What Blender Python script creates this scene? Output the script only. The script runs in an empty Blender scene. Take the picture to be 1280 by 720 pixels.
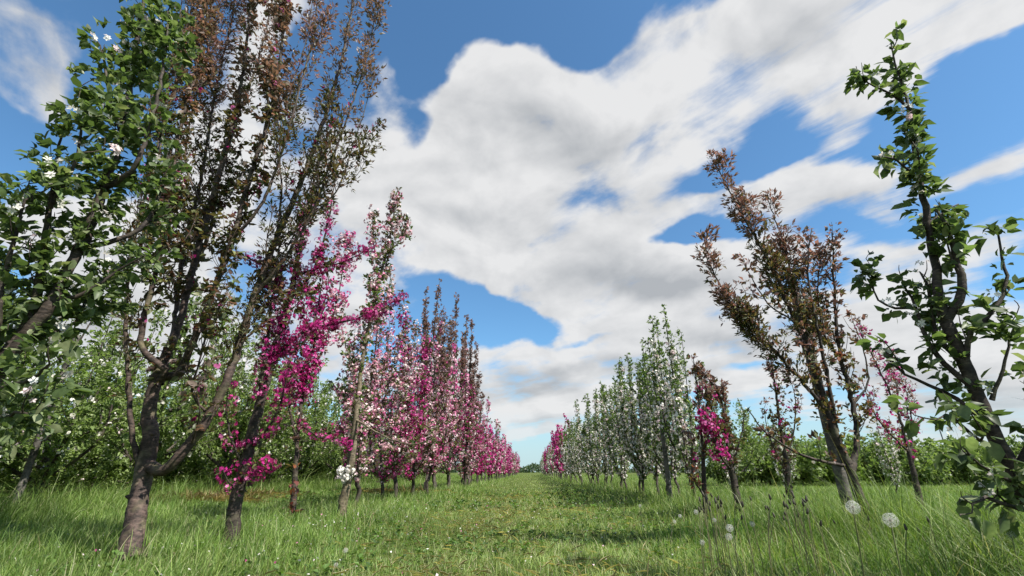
import bpy, math
import numpy as np
from mathutils import Vector, noise as mnoise

RNG = np.random.default_rng(11)
sc = bpy.context.scene
C = bpy.data.collections.new("orchard_scene"); sc.collection.children.link(C)
rad = math.radians

# ------------------------------------------------------------------ camera
FPX, CAMH, PITCH, YAW = 569.0, 0.55, rad(22.0), rad(2.0)
cam_d = bpy.data.cameras.new("camera"); cam = bpy.data.objects.new("camera", cam_d); C.objects.link(cam)
cam_d.sensor_width = 36.0; cam_d.lens = 36.0 * FPX / 1280.0
cam_d.clip_start = 0.02; cam_d.clip_end = 3000
cam.location = (0, 0, CAMH); cam.rotation_euler = (math.pi / 2 + PITCH, 0, YAW)
sc.camera = cam
FWD = np.array([-math.sin(YAW) * math.cos(PITCH), math.cos(YAW) * math.cos(PITCH), math.sin(PITCH)])
RIGHT = np.array([math.cos(YAW), math.sin(YAW), 0.0])
UPV = np.cross(RIGHT, FWD)
EYE = np.array([0, 0, CAMH])

def ray(px, py):
    return FWD + (px - 640) / FPX * RIGHT - (py - 360) / FPX * UPV

def P(px, py, Y):
    d = ray(px, py)
    return EYE + d * (Y / d[1])

# ------------------------------------------------------------------ helpers
def nrm(a):
    a = np.asarray(a, float)
    return a / np.maximum(np.linalg.norm(a, axis=-1, keepdims=True), 1e-9)

def wob(x, y):
    return (np.sin(x * 1.3 + 0.7 * np.sin(y * .9)) + np.sin(y * 1.1 + 1.1 * np.sin(x * .7 + 2)) + .6 * np.sin(x * 3.1 + y * 2.3 + 1) + .5 * np.sin(x * -2.7 + y * 4.1 + 3)) / 3.1

def wob2(x, y):
    return (np.sin(x * 5.3 + 1.7 * np.sin(y * 3.9)) + np.sin(y * 6.1 + 1.1 * np.sin(x * 4.7 + 2)) + .7 * np.sin(x * 11.1 + y * 7.3 + 1) + .7 * np.sin(x * -9.7 + y * 13.1 + 3)) / 3.4

def ground_z(x, y):
    x = np.asarray(x, float); y = np.asarray(y, float)
    near = np.clip(1 - (np.abs(y) - 60) / 60, 0, 1)
    lane = np.exp(-((np.abs(x - 0.0) - .75) / .28) ** 2) * -0.02
    ridge = np.exp(-((np.abs(x) - 2.5) / .6) ** 2) * 0.04
    return near * (0.022 * wob(x * .8, y * .8) + 0.008 * wob2(x * .6, y * .6) + lane + ridge)

class Geo:
    def __init__(s): s.v = []; s.f = {3: [], 4: []}; s.c = []; s.n = 0
    def add(s, v, tris=None, quads=None, col=None):
        v = np.asarray(v, float).reshape(-1, 3)
        if tris is not None and len(tris): s.f[3].append(np.asarray(tris).reshape(-1, 3) + s.n)
        if quads is not None and len(quads): s.f[4].append(np.asarray(quads).reshape(-1, 4) + s.n)
        s.v.append(v); s.n += len(v)
        if col is None: col = np.ones((len(v), 3)) * .5
        col = np.asarray(col, float)
        if col.ndim == 1: col = np.tile(col, (len(v), 1))
        s.c.append(col)
    def mesh(s, name, mat, smooth=False):
        me = bpy.data.meshes.new(name)
        v = np.concatenate(s.v).astype(np.float32)
        idx = []; tot = []
        for k in (3, 4):
            if s.f[k]:
                a = np.concatenate(s.f[k]); idx.append(a.ravel()); tot.append(np.full(len(a), k))
        idx = np.concatenate(idx).astype(np.int32); tot = np.concatenate(tot).astype(np.int32)
        start = np.concatenate([[0], np.cumsum(tot)[:-1]]).astype(np.int32)
        me.vertices.add(len(v)); me.vertices.foreach_set("co", v.ravel())
        me.loops.add(len(idx)); me.loops.foreach_set("vertex_index", idx)
        me.polygons.add(len(tot)); me.polygons.foreach_set("loop_start", start)
        if smooth: me.polygons.foreach_set("use_smooth", np.ones(len(tot), bool))
        ca = me.color_attributes.new("tint", 'FLOAT_COLOR', 'POINT')
        cc = np.concatenate(s.c); cc = np.hstack([cc, np.ones((len(cc), 1))]).astype(np.float32)
        ca.data.foreach_set("color", cc.ravel())
        me.update(calc_edges=True); me.materials.append(mat)
        return me
    def obj(s, name, mat, parent=None, smooth=False):
        if s.n == 0: return None
        o = bpy.data.objects.new(name, s.mesh(name, mat, smooth)); C.objects.link(o)
        if parent is not None: o.parent = parent
        return o

def empty(name, loc=(0, 0, 0), rz=0, s=1):
    o = bpy.data.objects.new(name, None); C.objects.link(o)
    o.location = loc; o.rotation_euler = (0, 0, rz); o.scale = (s, s, s); o.empty_display_size = .1
    return o

def tag(o, label=None, cat=None, group=None, kind=None):
    if label: o['label'] = label
    if cat: o['category'] = cat
    if group: o['group'] = group
    if kind: o['kind'] = kind
    return o

def dup_tree(root, loc, rz, s, label, group):
    r = root.copy(); C.objects.link(r)
    r.location = loc; r.rotation_euler = (0, 0, rz); r.scale = (s[0], s[0], s[1])
    for ch in root.children:
        c = ch.copy(); C.objects.link(c); c.parent = r
    r['label'] = label
    if group: r['group'] = group
    elif 'group' in r: del r['group']
    return r

# templates: verts (x across, y along, z normal), tris, quads
T_HI = (np.array([[0, 0, 0], [-.27, .22, .07], [0, .24, 0], [.27, .22, .07], [-.30, .62, .03], [0, .62, -.06], [.30, .62, .03], [0, 1, -.20]]),
        [[0, 2, 1], [0, 3, 2], [4, 5, 7], [5, 6, 7]], [[1, 2, 5, 4], [2, 3, 6, 5]])
T_MID = (np.array([[0, 0, 0], [.3, .45, .1], [0, 1, -.12], [-.3, .45, .1]]), [[0, 1, 2], [0, 2, 3]], [])
T_NARROW = (np.array([[0, 0, 0], [.17, .45, .05], [0, 1, -.08], [-.17, .45, .05]]), [[0, 1, 2], [0, 2, 3]], [])
T_STRAW = (np.array([[0, 0, 0], [.022, .5, .05], [0, 1, -.05], [-.022, .5, .05]]), [[0, 1, 2], [0, 2, 3]], [])
T_LO = (np.array([[0, 0, 0], [.36, .45, .02], [0, 1, 0], [-.36, .45, .02]]), [], [[0, 1, 2, 3]])
def _flower(full):
    v = [[0, 0, 0]]; q = []; t = []
    if full:
        for k in range(5):
            a = k * 2 * math.pi / 5; b = .5
            v += [[.33 * math.cos(a - b), .33 * math.sin(a - b), .10], [.5 * math.cos(a), .5 * math.sin(a), .16], [.33 * math.cos(a + b), .33 * math.sin(a + b), .10]]
            i = 1 + 3 * k; q.append([0, i, i + 1, i + 2])
    else:
        for k in range(5):
            a = k * 2 * math.pi / 5
            v.append([.5 * math.cos(a), .5 * math.sin(a), .15 if k % 2 else .05])
        t = [[0, 1 + k, 1 + (k + 1) % 5] for k in range(5)]
    return (np.array(v), t, q)
F_HI, F_MID = _flower(True), _flower(False)
F_LO = (np.array([[-.5, -.4, 0], [.5, -.5, .1], [.45, .5, 0], [-.5, .45, .1]]), [], [[0, 1, 2, 3]])

def place(geo, tpl, pos, ya, za, size, col, jitter=.12):
    tv, tt, tq = tpl; n = len(pos); k = len(tv)
    if n == 0: return
    zv = RNG.uniform(-.3, 2.4, (n, 1, 1)) if tpl is T_HI else 1.0; xv = RNG.uniform(.65, 1.1, (n, 1, 1)) if tpl is T_HI else 1.0
    y = nrm(ya); x = nrm(np.cross(y, za)); z = np.cross(x, y)
    size = np.asarray(size, float).reshape(-1, 1, 1)
    V = pos[:, None, :] + size * (xv * tv[None, :, 0:1] * x[:, None, :] + tv[None, :, 1:2] * y[:, None, :] + zv * tv[None, :, 2:3] * z[:, None, :])
    off = (np.arange(n) * k)[:, None, None]
    t = (off + np.array(tt)[None]).reshape(-1, 3) if len(tt) else None
    q = (off + np.array(tq)[None]).reshape(-1, 4) if len(tq) else None
    col = np.asarray(col) * (1 + jitter * RNG.standard_normal((n, 1)))
    geo.add(V.reshape(-1, 3), t, q, np.repeat(np.clip(col, .004, .95), k, axis=0))

def catmull(pts, step):
    pts = np.asarray(pts, float)
    if len(pts) < 3:
        n = max(3, int(np.linalg.norm(pts[-1] - pts[0]) / step) + 1)
        return pts[0] + (pts[-1] - pts[0]) * np.linspace(0, 1, n)[:, None]
    p = np.vstack([2 * pts[0] - pts[1], pts, 2 * pts[-1] - pts[-2]]); out = []
    for i in range(1, len(p) - 2):
        n = max(2, int(np.linalg.norm(p[i + 1] - p[i]) / step))
        t = np.linspace(0, 1, n, endpoint=False)[:, None]
        a, b, c, d = p[i - 1], p[i], p[i + 1], p[i + 2]
        out.append(.5 * (2 * b + (c - a) * t + (2 * a - 5 * b + 4 * c - d) * t ** 2 + (3 * b - a - 3 * c + d) * t ** 3))
    out.append(pts[-1:]); return np.vstack(out)

def tube(geo, pts, r, ring=8, knob=0.0, col=(.5, .5, .5), cap=True):
    pts = np.asarray(pts, float); n = len(pts); r = np.asarray(r, float)
    T = nrm(np.gradient(pts, axis=0))
    ref = np.array([0.31, .95, .05]); ref = ref - T[0] * ref.dot(T[0]); u = nrm(ref)
    U = np.zeros_like(pts)
    for i in range(n):
        u = u - T[i] * u.dot(T[i]); u = nrm(u); U[i] = u
    W = np.cross(T, U)
    a = np.arange(ring) * 2 * math.pi / ring
    rr = np.repeat(r[:, None], ring, 1)
    if knob:
        s = np.cumsum(np.r_[0, np.linalg.norm(np.diff(pts, axis=0), axis=1)])[:, None]
        ph = RNG.uniform(0, 6, 4)
        rr = rr * (1 + knob * (np.sin(2 * a + s * 9 + ph[0]) * .5 + np.sin(a + s * 23 + ph[1]) * .5 + np.sin(3 * a - s * 37 + ph[2]) * .35) + knob * .7 * RNG.standard_normal(rr.shape) * .5)
    V = pts[:, None] + rr[..., None] * (np.cos(a)[None, :, None] * U[:, None] + np.sin(a)[None, :, None] * W[:, None])
    i = np.arange(n - 1)[:, None] * ring; j = np.arange(ring)[None]; j2 = (j + 1) % ring
    q = np.stack([i + j, i + j2, i + ring + j2, i + ring + j], -1).reshape(-1, 4)
    V = V.reshape(-1, 3); tris = None
    if cap:
        V = np.vstack([V, pts[-1] + T[-1] * r[-1]]); b = (n - 1) * ring
        tris = [[b + k, b + (k + 1) % ring, n * ring] for k in range(ring)]
    geo.add(V, tris, q, col)

# ------------------------------------------------------------------ materials
def new_mat(name):
    m = bpy.data.materials.new(name); m.use_nodes = True
    nt = m.node_tree; nt.nodes.clear()
    out = nt.nodes.new('ShaderNodeOutputMaterial')
    return m, nt, out
def N(nt, t, **k):
    n = nt.nodes.new(t)
    for a, b in k.items(): setattr(n, a, b)
    return n
def leafy(name, rough=.45, trans=.35, tgain=(1.25, 1.35, .75), spec=.35, noise_amt=.18, nscale=60):
    m, nt, out = new_mat(name); L = nt.links.new
    at = N(nt, 'ShaderNodeVertexColor', layer_name='tint')
    tc = N(nt, 'ShaderNodeTexCoord'); no = N(nt, 'ShaderNodeTexNoise'); no.inputs['Scale'].default_value = nscale; no.inputs['Detail'].default_value = 2
    L(tc.outputs['Object'], no.inputs['Vector'])
    mr = N(nt, 'ShaderNodeMapRange'); mr.inputs[1].default_value = .3; mr.inputs[2].default_value = .7
    mr.inputs[3].default_value = 1 - noise_amt; mr.inputs[4].default_value = 1 + noise_amt
    L(no.outputs['Fac'], mr.inputs[0])
    mx = N(nt, 'ShaderNodeVectorMath', operation='SCALE'); L(at.outputs['Color'], mx.inputs[0]); L(mr.outputs[0], mx.inputs['Scale'])
    p = N(nt, 'ShaderNodeBsdfPrincipled'); p.inputs['Roughness'].default_value = rough; p.inputs['Specular IOR Level'].default_value = spec
    L(mx.outputs[0], p.inputs['Base Color'])
    tg = N(nt, 'ShaderNodeVectorMath', operation='MULTIPLY'); L(mx.outputs[0], tg.inputs[0]); tg.inputs[1].default_value = tgain
    tr = N(nt, 'ShaderNodeBsdfTranslucent'); L(tg.outputs[0], tr.inputs['Color'])
    ms = N(nt, 'ShaderNodeMixShader'); ms.inputs[0].default_value = trans
    L(p.outputs[0], ms.inputs[1]); L(tr.outputs[0], ms.inputs[2]); L(ms.outputs[0], out.inputs['Surface'])
    return m
M_LEAF = leafy("apple_leaf", trans=.42)
M_BRONZE = leafy("bronze_leaf", tgain=(1.6, 1.1, .8), trans=.3)
M_PETAL = leafy("petal", rough=.7, trans=.4, tgain=(1.05, .95, 1.0), spec=.15, noise_amt=.1)
M_GRASS = leafy("grass_blade", rough=.5, trans=.38, tgain=(1.25, 1.35, .6), spec=.3, noise_amt=.2, nscale=4)
M_FLUFF = leafy("dandelion_fluff", rough=.9, trans=.5, tgain=(1, 1, 1), spec=.05, noise_amt=.03)
M_STEM = leafy("green_stem", rough=.6, trans=.1)

def bark(name, dark, light, moss=(.10, .11, .05), moss_amt=.35, scale=1.0):
    m, nt, out = new_mat(name); L = nt.links.new
    tc = N(nt, 'ShaderNodeTexCoord'); mp = N(nt, 'ShaderNodeMapping'); mp.inputs['Scale'].default_value = (26 * scale, 26 * scale, 60 * scale)
    L(tc.outputs['Object'], mp.inputs['Vector'])
    n1 = N(nt, 'ShaderNodeTexNoise'); n1.inputs['Scale'].default_value = 1; n1.inputs['Detail'].default_value = 6; n1.inputs['Roughness'].default_value = .65
    L(mp.outputs[0], n1.inputs['Vector'])
    n2 = N(nt, 'ShaderNodeTexNoise'); n2.inputs['Scale'].default_value = 9 * scale; n2.inputs['Detail'].default_value = 3
    L(tc.outputs['Object'], n2.inputs['Vector'])
    cr = N(nt, 'ShaderNodeValToRGB'); e = cr.color_ramp.elements
    e[0].position = .33; e[0].color = (*dark, 1); e[1].position = .68; e[1].color = (*light, 1)
    L(n1.outputs['Fac'], cr.inputs['Fac'])
    mr = N(nt, 'ShaderNodeMapRange'); mr.inputs[1].default_value = .5; mr.inputs[2].default_value = .68; mr.inputs[4].default_value = moss_amt
    L(n2.outputs['Fac'], mr.inputs[0])
    mx = N(nt, 'ShaderNodeMix', data_type='RGBA'); L(mr.outputs[0], mx.inputs[0]); L(cr.outputs[0], mx.inputs[6]); mx.inputs[7].default_value = (*moss, 1)
    # lenticel rings and cracks
    mp2 = N(nt, 'ShaderNodeMapping'); mp2.inputs['Scale'].default_value = (16 * scale, 16 * scale, 130 * scale); L(tc.outputs['Object'], mp2.inputs['Vector'])
    v = N(nt, 'ShaderNodeTexVoronoi'); v.inputs['Scale'].default_value = 1; L(mp2.outputs[0], v.inputs['Vector'])
    lr = N(nt, 'ShaderNodeMapRange'); lr.inputs[1].default_value = .08; lr.inputs[2].default_value = .26; lr.inputs[3].default_value = .5; lr.inputs[4].default_value = 0
    L(v.outputs['Distance'], lr.inputs[0])
    mx2 = N(nt, 'ShaderNodeMix', data_type='RGBA'); L(lr.outputs[0], mx2.inputs[0]); L(mx.outputs[2], mx2.inputs[6]); mx2.inputs[7].default_value = (.21, .17, .13, 1)
    n3 = N(nt, 'ShaderNodeTexNoise'); n3.inputs['Scale'].default_value = 14 * scale; n3.inputs['Detail'].default_value = 5; n3.inputs['Roughness'].default_value = .7; L(tc.outputs['Object'], n3.inputs['Vector'])
    m3 = N(nt, 'ShaderNodeMapRange'); m3.inputs[1].default_value = .35; m3.inputs[2].default_value = .62; m3.inputs[3].default_value = .35; m3.inputs[4].default_value = 1.25; L(n3.outputs['Fac'], m3.inputs[0])
    s3 = N(nt, 'ShaderNodeVectorMath', operation='SCALE'); L(mx2.outputs[2], s3.inputs[0]); L(m3.outputs[0], s3.inputs['Scale'])
    p = N(nt, 'ShaderNodeBsdfPrincipled'); p.inputs['Roughness'].default_value = .75; p.inputs['Specular IOR Level'].default_value = .3
    L(s3.outputs[0], p.inputs['Base Color'])
    bp = N(nt, 'ShaderNodeBump'); bp.inputs['Strength'].default_value = .8; bp.inputs['Distance'].default_value = .006
    L(n1.outputs['Fac'], bp.inputs['Height']); L(bp.outputs[0], p.inputs['Normal']); L(p.outputs[0], out.inputs['Surface'])
    return m
M_BARK = bark("apple_bark", (.014, .011, .009), (.075, .055, .045))
M_BARKP = bark("plum_bark", (.014, .010, .008), (.115, .078, .064), moss=(.11, .105, .05), moss_amt=.6)
M_BARKT = bark("tan_bark", (.07, .055, .035), (.22, .18, .12), moss=(.14, .15, .06))
M_BARKF = bark("far_bark", (.03, .024, .02), (.10, .08, .065), scale=.4)
M_POST = bark("weathered_post", (.05, .047, .042), (.17, .155, .14), moss_amt=.1, scale=.6)

def simple(name, col, rough=.6, metal=0):
    m, nt, out = new_mat(name); p = N(nt, 'ShaderNodeBsdfPrincipled')
    no = N(nt, 'ShaderNodeTexNoise'); no.inputs['Scale'].default_value = 12
    mx = N(nt, 'ShaderNodeMix', data_type='RGBA'); nt.links.new(no.outputs['Fac'], mx.inputs[0])
    mx.inputs[6].default_value = (*[c * .8 for c in col], 1); mx.inputs[7].default_value = (*[min(1, c * 1.2) for c in col], 1)
    nt.links.new(mx.outputs[2], p.inputs['Base Color'])
    p.inputs['Roughness'].default_value = rough; p.inputs['Metallic'].default_value = metal
    nt.links.new(p.outputs[0], out.inputs['Surface']); return m
M_LAMP = simple("lamp_metal", (.12, .13, .14), .5, .6)

def ground_mat():
    m, nt, out = new_mat("meadow_ground"); L = nt.links.new
    tc = N(nt, 'ShaderNodeTexCoord')
    n1 = N(nt, 'ShaderNodeTexNoise'); n1.inputs['Scale'].default_value = .7; n1.inputs['Detail'].default_value = 8; n1.inputs['Roughness'].default_value = .7
    n2 = N(nt, 'ShaderNodeTexNoise'); n2.inputs['Scale'].default_value = 30; n2.inputs['Detail'].default_value = 5; n2.inputs['Roughness'].default_value = .7
    L(tc.outputs['Object'], n1.inputs['Vector']); L(tc.outputs['Object'], n2.inputs['Vector'])
    cr = N(nt, 'ShaderNodeValToRGB'); e = cr.color_ramp.elements
    e[0].position = .3; e[0].color = (.055, .085, .022, 1); e[1].position = .72; e[1].color = (.15, .17, .055, 1)
    x = e.new(.5); x.color = (.09, .125, .032, 1)
    L(n1.outputs['Fac'], cr.inputs['Fac'])
    cr2 = N(nt, 'ShaderNodeValToRGB'); e = cr2.color_ramp.elements
    e[0].position = .35; e[0].color = (.5, .45, .35, 1); e[1].position = .65; e[1].color = (1.1, 1.1, 1.0, 1)
    L(n2.outputs['Fac'], cr2.inputs['Fac'])
    mx = N(nt, 'ShaderNodeMix', data_type='RGBA', blend_type='MULTIPLY'); mx.inputs[0].default_value = 1
    L(cr.outputs[0], mx.inputs[6]); L(cr2.outputs[0], mx.inputs[7])
    p = N(nt, 'ShaderNodeBsdfPrincipled'); p.inputs['Roughness'].default_value = .95; p.inputs['Specular IOR Level'].default_value = .1
    L(mx.outputs[2], p.inputs['Base Color'])
    bp = N(nt, 'ShaderNodeBump'); bp.inputs['Strength'].default_value = 1; bp.inputs['Distance'].default_value = .03
    L(n2.outputs['Fac'], bp.inputs['Height']); L(bp.outputs[0], p.inputs['Normal']); L(p.outputs[0], out.inputs['Surface'])
    return m

# ------------------------------------------------------------------ foliage
def pal(*cw):
    c = np.array([x[0] for x in cw], float); w = np.array([x[1] for x in cw], float)
    return c, w / w.sum()
def pick(p0, p1, t):
    """colour of each leaf: palette p0 at t=0 going over to p1 at t=1"""
    n = len(t); a = p0[0][RNG.choice(len(p0[1]), n, p=p0[1])]; b = p1[0][RNG.choice(len(p1[1]), n, p=p1[1])]
    u = (RNG.uniform(0, 1, n) < t)[:, None]
    return np.where(u, b, a)

GREEN = pal(((.085, .125, .045), 4), ((.115, .165, .060), 3), ((.16, .205, .095), 2), ((.055, .085, .032), 2), ((.22, .25, .13), 1))
PALEG = pal(((.10, .155, .045), 4), ((.14, .20, .06), 3), ((.075, .12, .035), 2), ((.21, .26, .11), 1.3))
OLIVE = pal(((.065, .082, .034), 4), ((.105, .12, .045), 3), ((.10, .065, .045), 2), ((.15, .16, .065), 1.5), ((.065, .042, .035), 1.5))
BROWN = pal(((.18, .14, .115), 4), ((.24, .185, .155), 3), ((.10, .08, .06), 2.5), ((.14, .14, .08), 2.5), ((.26, .18, .16), 1.2))
MAUVE = pal(((.19, .135, .135), 4), ((.25, .175, .17), 3), ((.13, .09, .085), 2.5), ((.30, .21, .19), 1), ((.15, .13, .08), 2.5))
RUST = pal(((.20, .07, .04), 2.2), ((.28, .10, .04), 1.2), ((.11, .12, .045), 4), ((.13, .075, .05), 3), ((.18, .18, .07), 2.4))
MAG = pal(((.50, .035, .24), 4), ((.34, .02, .14), 3), ((.66, .18, .42), 2.2), ((.22, .01, .08), 2))
MAGR = pal(((.42, .03, .12), 3), ((.55, .05, .22), 3), ((.25, .02, .06), 2))
PINK = pal(((.66, .26, .42), 3), ((.74, .48, .56), 3), ((.55, .09, .28), 3), ((.78, .66, .68), 2))
LPINK = pal(((.70, .42, .48), 3), ((.78, .66, .66), 3), ((.62, .22, .34), 1.6), ((.45, .30, .30), 2))
WHITE = pal(((.80, .79, .74), 4), ((.72, .70, .62), 2), ((.80, .66, .68), 1))
YGREEN = pal(((.17, .235, .07), 3), ((.125, .185, .05), 3), ((.22, .28, .11), 2))

def style(**k):
    d = dict(leaf=120, lsize=.045, spread=.05, tpl=T_MID, p0=GREEN, p1=GREEN, up=.7, out=1.0, droop=.0,
             fl=0, fsize=.032, fp=WHITE, ftpl=F_MID, fspread=.05, fr=(0, 1), lr=(0, 1), twig=0, tl=(.1, .3), cl=5, fps=None, side=0, sl=(.3, .65))
    d.update(k); return d

def foliage(leaf, flow, pts, st, scale=1.0):
    """leaf rosettes and blossom clusters along one stem"""
    seg = np.linalg.norm(np.diff(pts, axis=0), axis=1); s = np.r_[0, np.cumsum(seg)]; Ltot = s[-1]
    if Ltot < 1e-4: return
    T = nrm(np.gradient(pts, axis=0))
    def sample(n, lo, hi):
        u = RNG.uniform(lo, hi, n) * Ltot
        p = np.stack([np.interp(u, s, pts[:, k]) for k in range(3)], 1)
        t = nrm(np.stack([np.interp(u, s, T[:, k]) for k in range(3)], 1))
        r = RNG.standard_normal((n, 3)); r = nrm(r - t * (r * t).sum(1, keepdims=True))
        return u / Ltot, p, t, r
    cl = st['cl']
    nc = int(RNG.poisson(st['leaf'] * Ltot * (st['lr'][1] - st['lr'][0]) * scale / cl))
    if nc:
        u, p, t, r = sample(nc, *st['lr'])
        centre = p + r * RNG.uniform(.1, 1, (nc, 1)) * st['spread']
        u = np.repeat(u, cl); t = np.repeat(t, cl, 0); r0 = np.repeat(r, cl, 0); pp = np.repeat(centre, cl, 0); n = len(u)
        pp = pp + RNG.standard_normal((n, 3)) * st['lsize'] * .22
        d = t * st['up'] + r0 * st['out'] + RNG.standard_normal((n, 3)) * .65 + np.array([0, 0, -st['droop']])
        za = np.array([0, 0, 1.0]) + RNG.standard_normal((n, 3)) * .55 + r0 * .3
        sz = st['lsize'] * np.clip(RNG.normal(.9, .28, n), .35, 1.5)
        place(leaf, st['tpl'], pp, d, za, sz, pick(st['p0'], st['p1'], u), .16)
    nf = int(RNG.poisson(st['fl'] * Ltot * (st['fr'][1] - st['fr'][0]) * scale / 4.0))
    if nf:
        u, p, t, r = sample(nf, *st['fr'])
        centre = p + r * RNG.uniform(.3, 1, (nf, 1)) * st['fspread']
        cp = np.repeat(centre, 4, 0); r0 = np.repeat(r, 4, 0); n = len(cp)
        o = nrm(RNG.standard_normal((n, 3)) + r0 * .8)
        cp = cp + o * st['fsize'] * .75
        ref = RNG.standard_normal((n, 3)); ya = ref - o * (ref * o).sum(1, keepdims=True)
        colr = np.repeat(pick(st['fp'], st['fp'], np.zeros(nf)), 4, 0)
        place(flow, st['ftpl'], cp, ya, o, st['fsize'] * RNG.uniform(.7, 1.2, n), colr, .14)

def twigs_of(pts, st, geo, leaf, flow, scale=1.0, ring=4, t0=.12, rtw=.0035):
    seg = np.linalg.norm(np.diff(pts, axis=0), axis=1); s = np.r_[0, np.cumsum(seg)]; Ltot = s[-1]
    T = nrm(np.gradient(pts, axis=0))
    for _ in range(RNG.poisson(st['twig'] * Ltot)):
        u = RNG.uniform(max(t0, st['lr'][0]), .97); i = min(len(pts) - 1, int(np.searchsorted(s, u * Ltot)))
        p = pts[i]; t = T[i]; r = RNG.standard_normal(3); r = nrm(r - t * r.dot(t)); r[2] = abs(r[2]) * .4
        l = RNG.uniform(*st['tl']) * (1.15 - .5 * u)
        d = nrm(t * .9 + r * RNG.uniform(.5, 1.1) + np.array([0, 0, .25]))
        q = np.array([p, p + d * l * .5 + RNG.standard_normal(3) * .012, p + d * l * .75 + np.array([0, 0, l * .3]) + RNG.standard_normal(3) * .015])
        q = catmull(q, max(.05, l / 4))
        tube(geo, q, np.linspace(rtw, rtw * .4, len(q)), ring)
        st2 = dict(st); st2['lr'] = (0.1, 1); st2['fr'] = (0, 1); st2['spread'] = st['spread'] * .8
        if not (st['fr'][0] <= u <= st['fr'][1]): st2['fl'] = 0
        # the twig takes the colours of the place it grows from
        if u > .5: st2['p0'] = st['p1']
        else: st2['p1'] = st['p0']
        foliage(leaf, flow, q, st2, scale)

# a big tree drawn limb by limb: stems = (list of (px,py,Y) or world points, r0, r1, style)
def big_tree(name, label, cat, base, trunk, tr, limbs, bmat, lmat, group=None, ring=12):
    base = np.array(base, float)
    root = empty(name, base)
    tag(root, label, cat, group)
    def W(pts):
        return np.array([P(*p[:3]) if not isinstance(p, np.ndarray) else p for p in pts]) - base
    leaf, flow = Geo(), Geo()
    g = Geo(); tp = catmull(W(trunk), .03)
    tp[:, :] += RNG.standard_normal(tp.shape) * .0015
    r = np.interp(np.linspace(0, 1, len(tp)), [0, .08, .2, .6, 1], [tr[0] * 1.7, tr[0] * 1.15, tr[0], (tr[0] + tr[1]) / 2, tr[1]])
    tube(g, tp, r, ring, knob=.07)
    twg = Geo()
    for (pts, r0, r1, st, *sub) in limbs:
        q = catmull(W(pts), .05)
        q[1:-1] += RNG.standard_normal((len(q) - 2, 3)) * min(.004, r0 * .25)
        b = Geo(); tube(b, q, np.interp(np.linspace(0, 1, len(q)), [0, .08, 1], [r0 * 1.25, r0, r1]), 8 if r0 < .02 else 10, knob=.06)
        st = dict(st)
        foliage(leaf, flow, q, st)
        if st['twig']: twigs_of(q, st, b, leaf, flow)
        if st['side']:
            sg = np.linalg.norm(np.diff(q, axis=0), axis=1); ss = np.r_[0, np.cumsum(sg)]; TT = nrm(np.gradient(q, axis=0))
            for _ in range(RNG.poisson(st['side'] * ss[-1])):
                u = RNG.uniform(.15, .93); i = min(len(q) - 1, int(np.searchsorted(ss, u * ss[-1])))
                rr = RNG.standard_normal(3); rr = nrm(rr - TT[i] * rr.dot(TT[i])); l = RNG.uniform(*st['sl']) * (1.2 - .6 * u)
                d1 = nrm(TT[i] + rr * RNG.uniform(.5, 1.0)); d2 = nrm(TT[i] + rr * .15 + np.array([0, 0, .4]))
                q2 = catmull([q[i], q[i] + d1 * l * .35, q[i] + d1 * l * .45 + d2 * l * .35 + RNG.normal(0, .015, 3), q[i] + d1 * l * .5 + d2 * l * .65], .06)
                rb = min(.007, (r0 + (r1 - r0) * u) * .6); tube(b, q2, np.linspace(rb, .002, len(q2)), 6, knob=.05)
                s3 = dict(st); s3['p0' if u > .45 else 'p1'] = s3['p1' if u > .45 else 'p0']; s3['lr'] = (.1, 1); s3['fr'] = (0, 1)
                if not (st['fr'][0] <= u <= st['fr'][1]): s3['fl'] = 0
                foliage(leaf, flow, q2, s3); twigs_of(q2, s3, b, leaf, flow, ring=3)
        b.obj('branch', bmat, root, True)
    for _ in range(4 if tr[0] > .045 else 1):
        i = int(RNG.integers(len(tp) // 5, len(tp) - 2)); a = RNG.uniform(0, 6.28); o = np.array([math.cos(a), math.sin(a) - .4, .25]); o = nrm(o)
        tube(g, np.array([tp[i] + o * r[i] * .5, tp[i] + o * r[i] * 1.02, tp[i] + o * (r[i] * 1.12 + .008)]), [r[i] * .42, r[i] * .30, r[i] * .18], 8, knob=.08)
    g.obj('trunk', bmat, root, True)
    leaf.obj('crown', lmat, root)
    flow.obj('blossom', M_PETAL, root)
    return root

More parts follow.
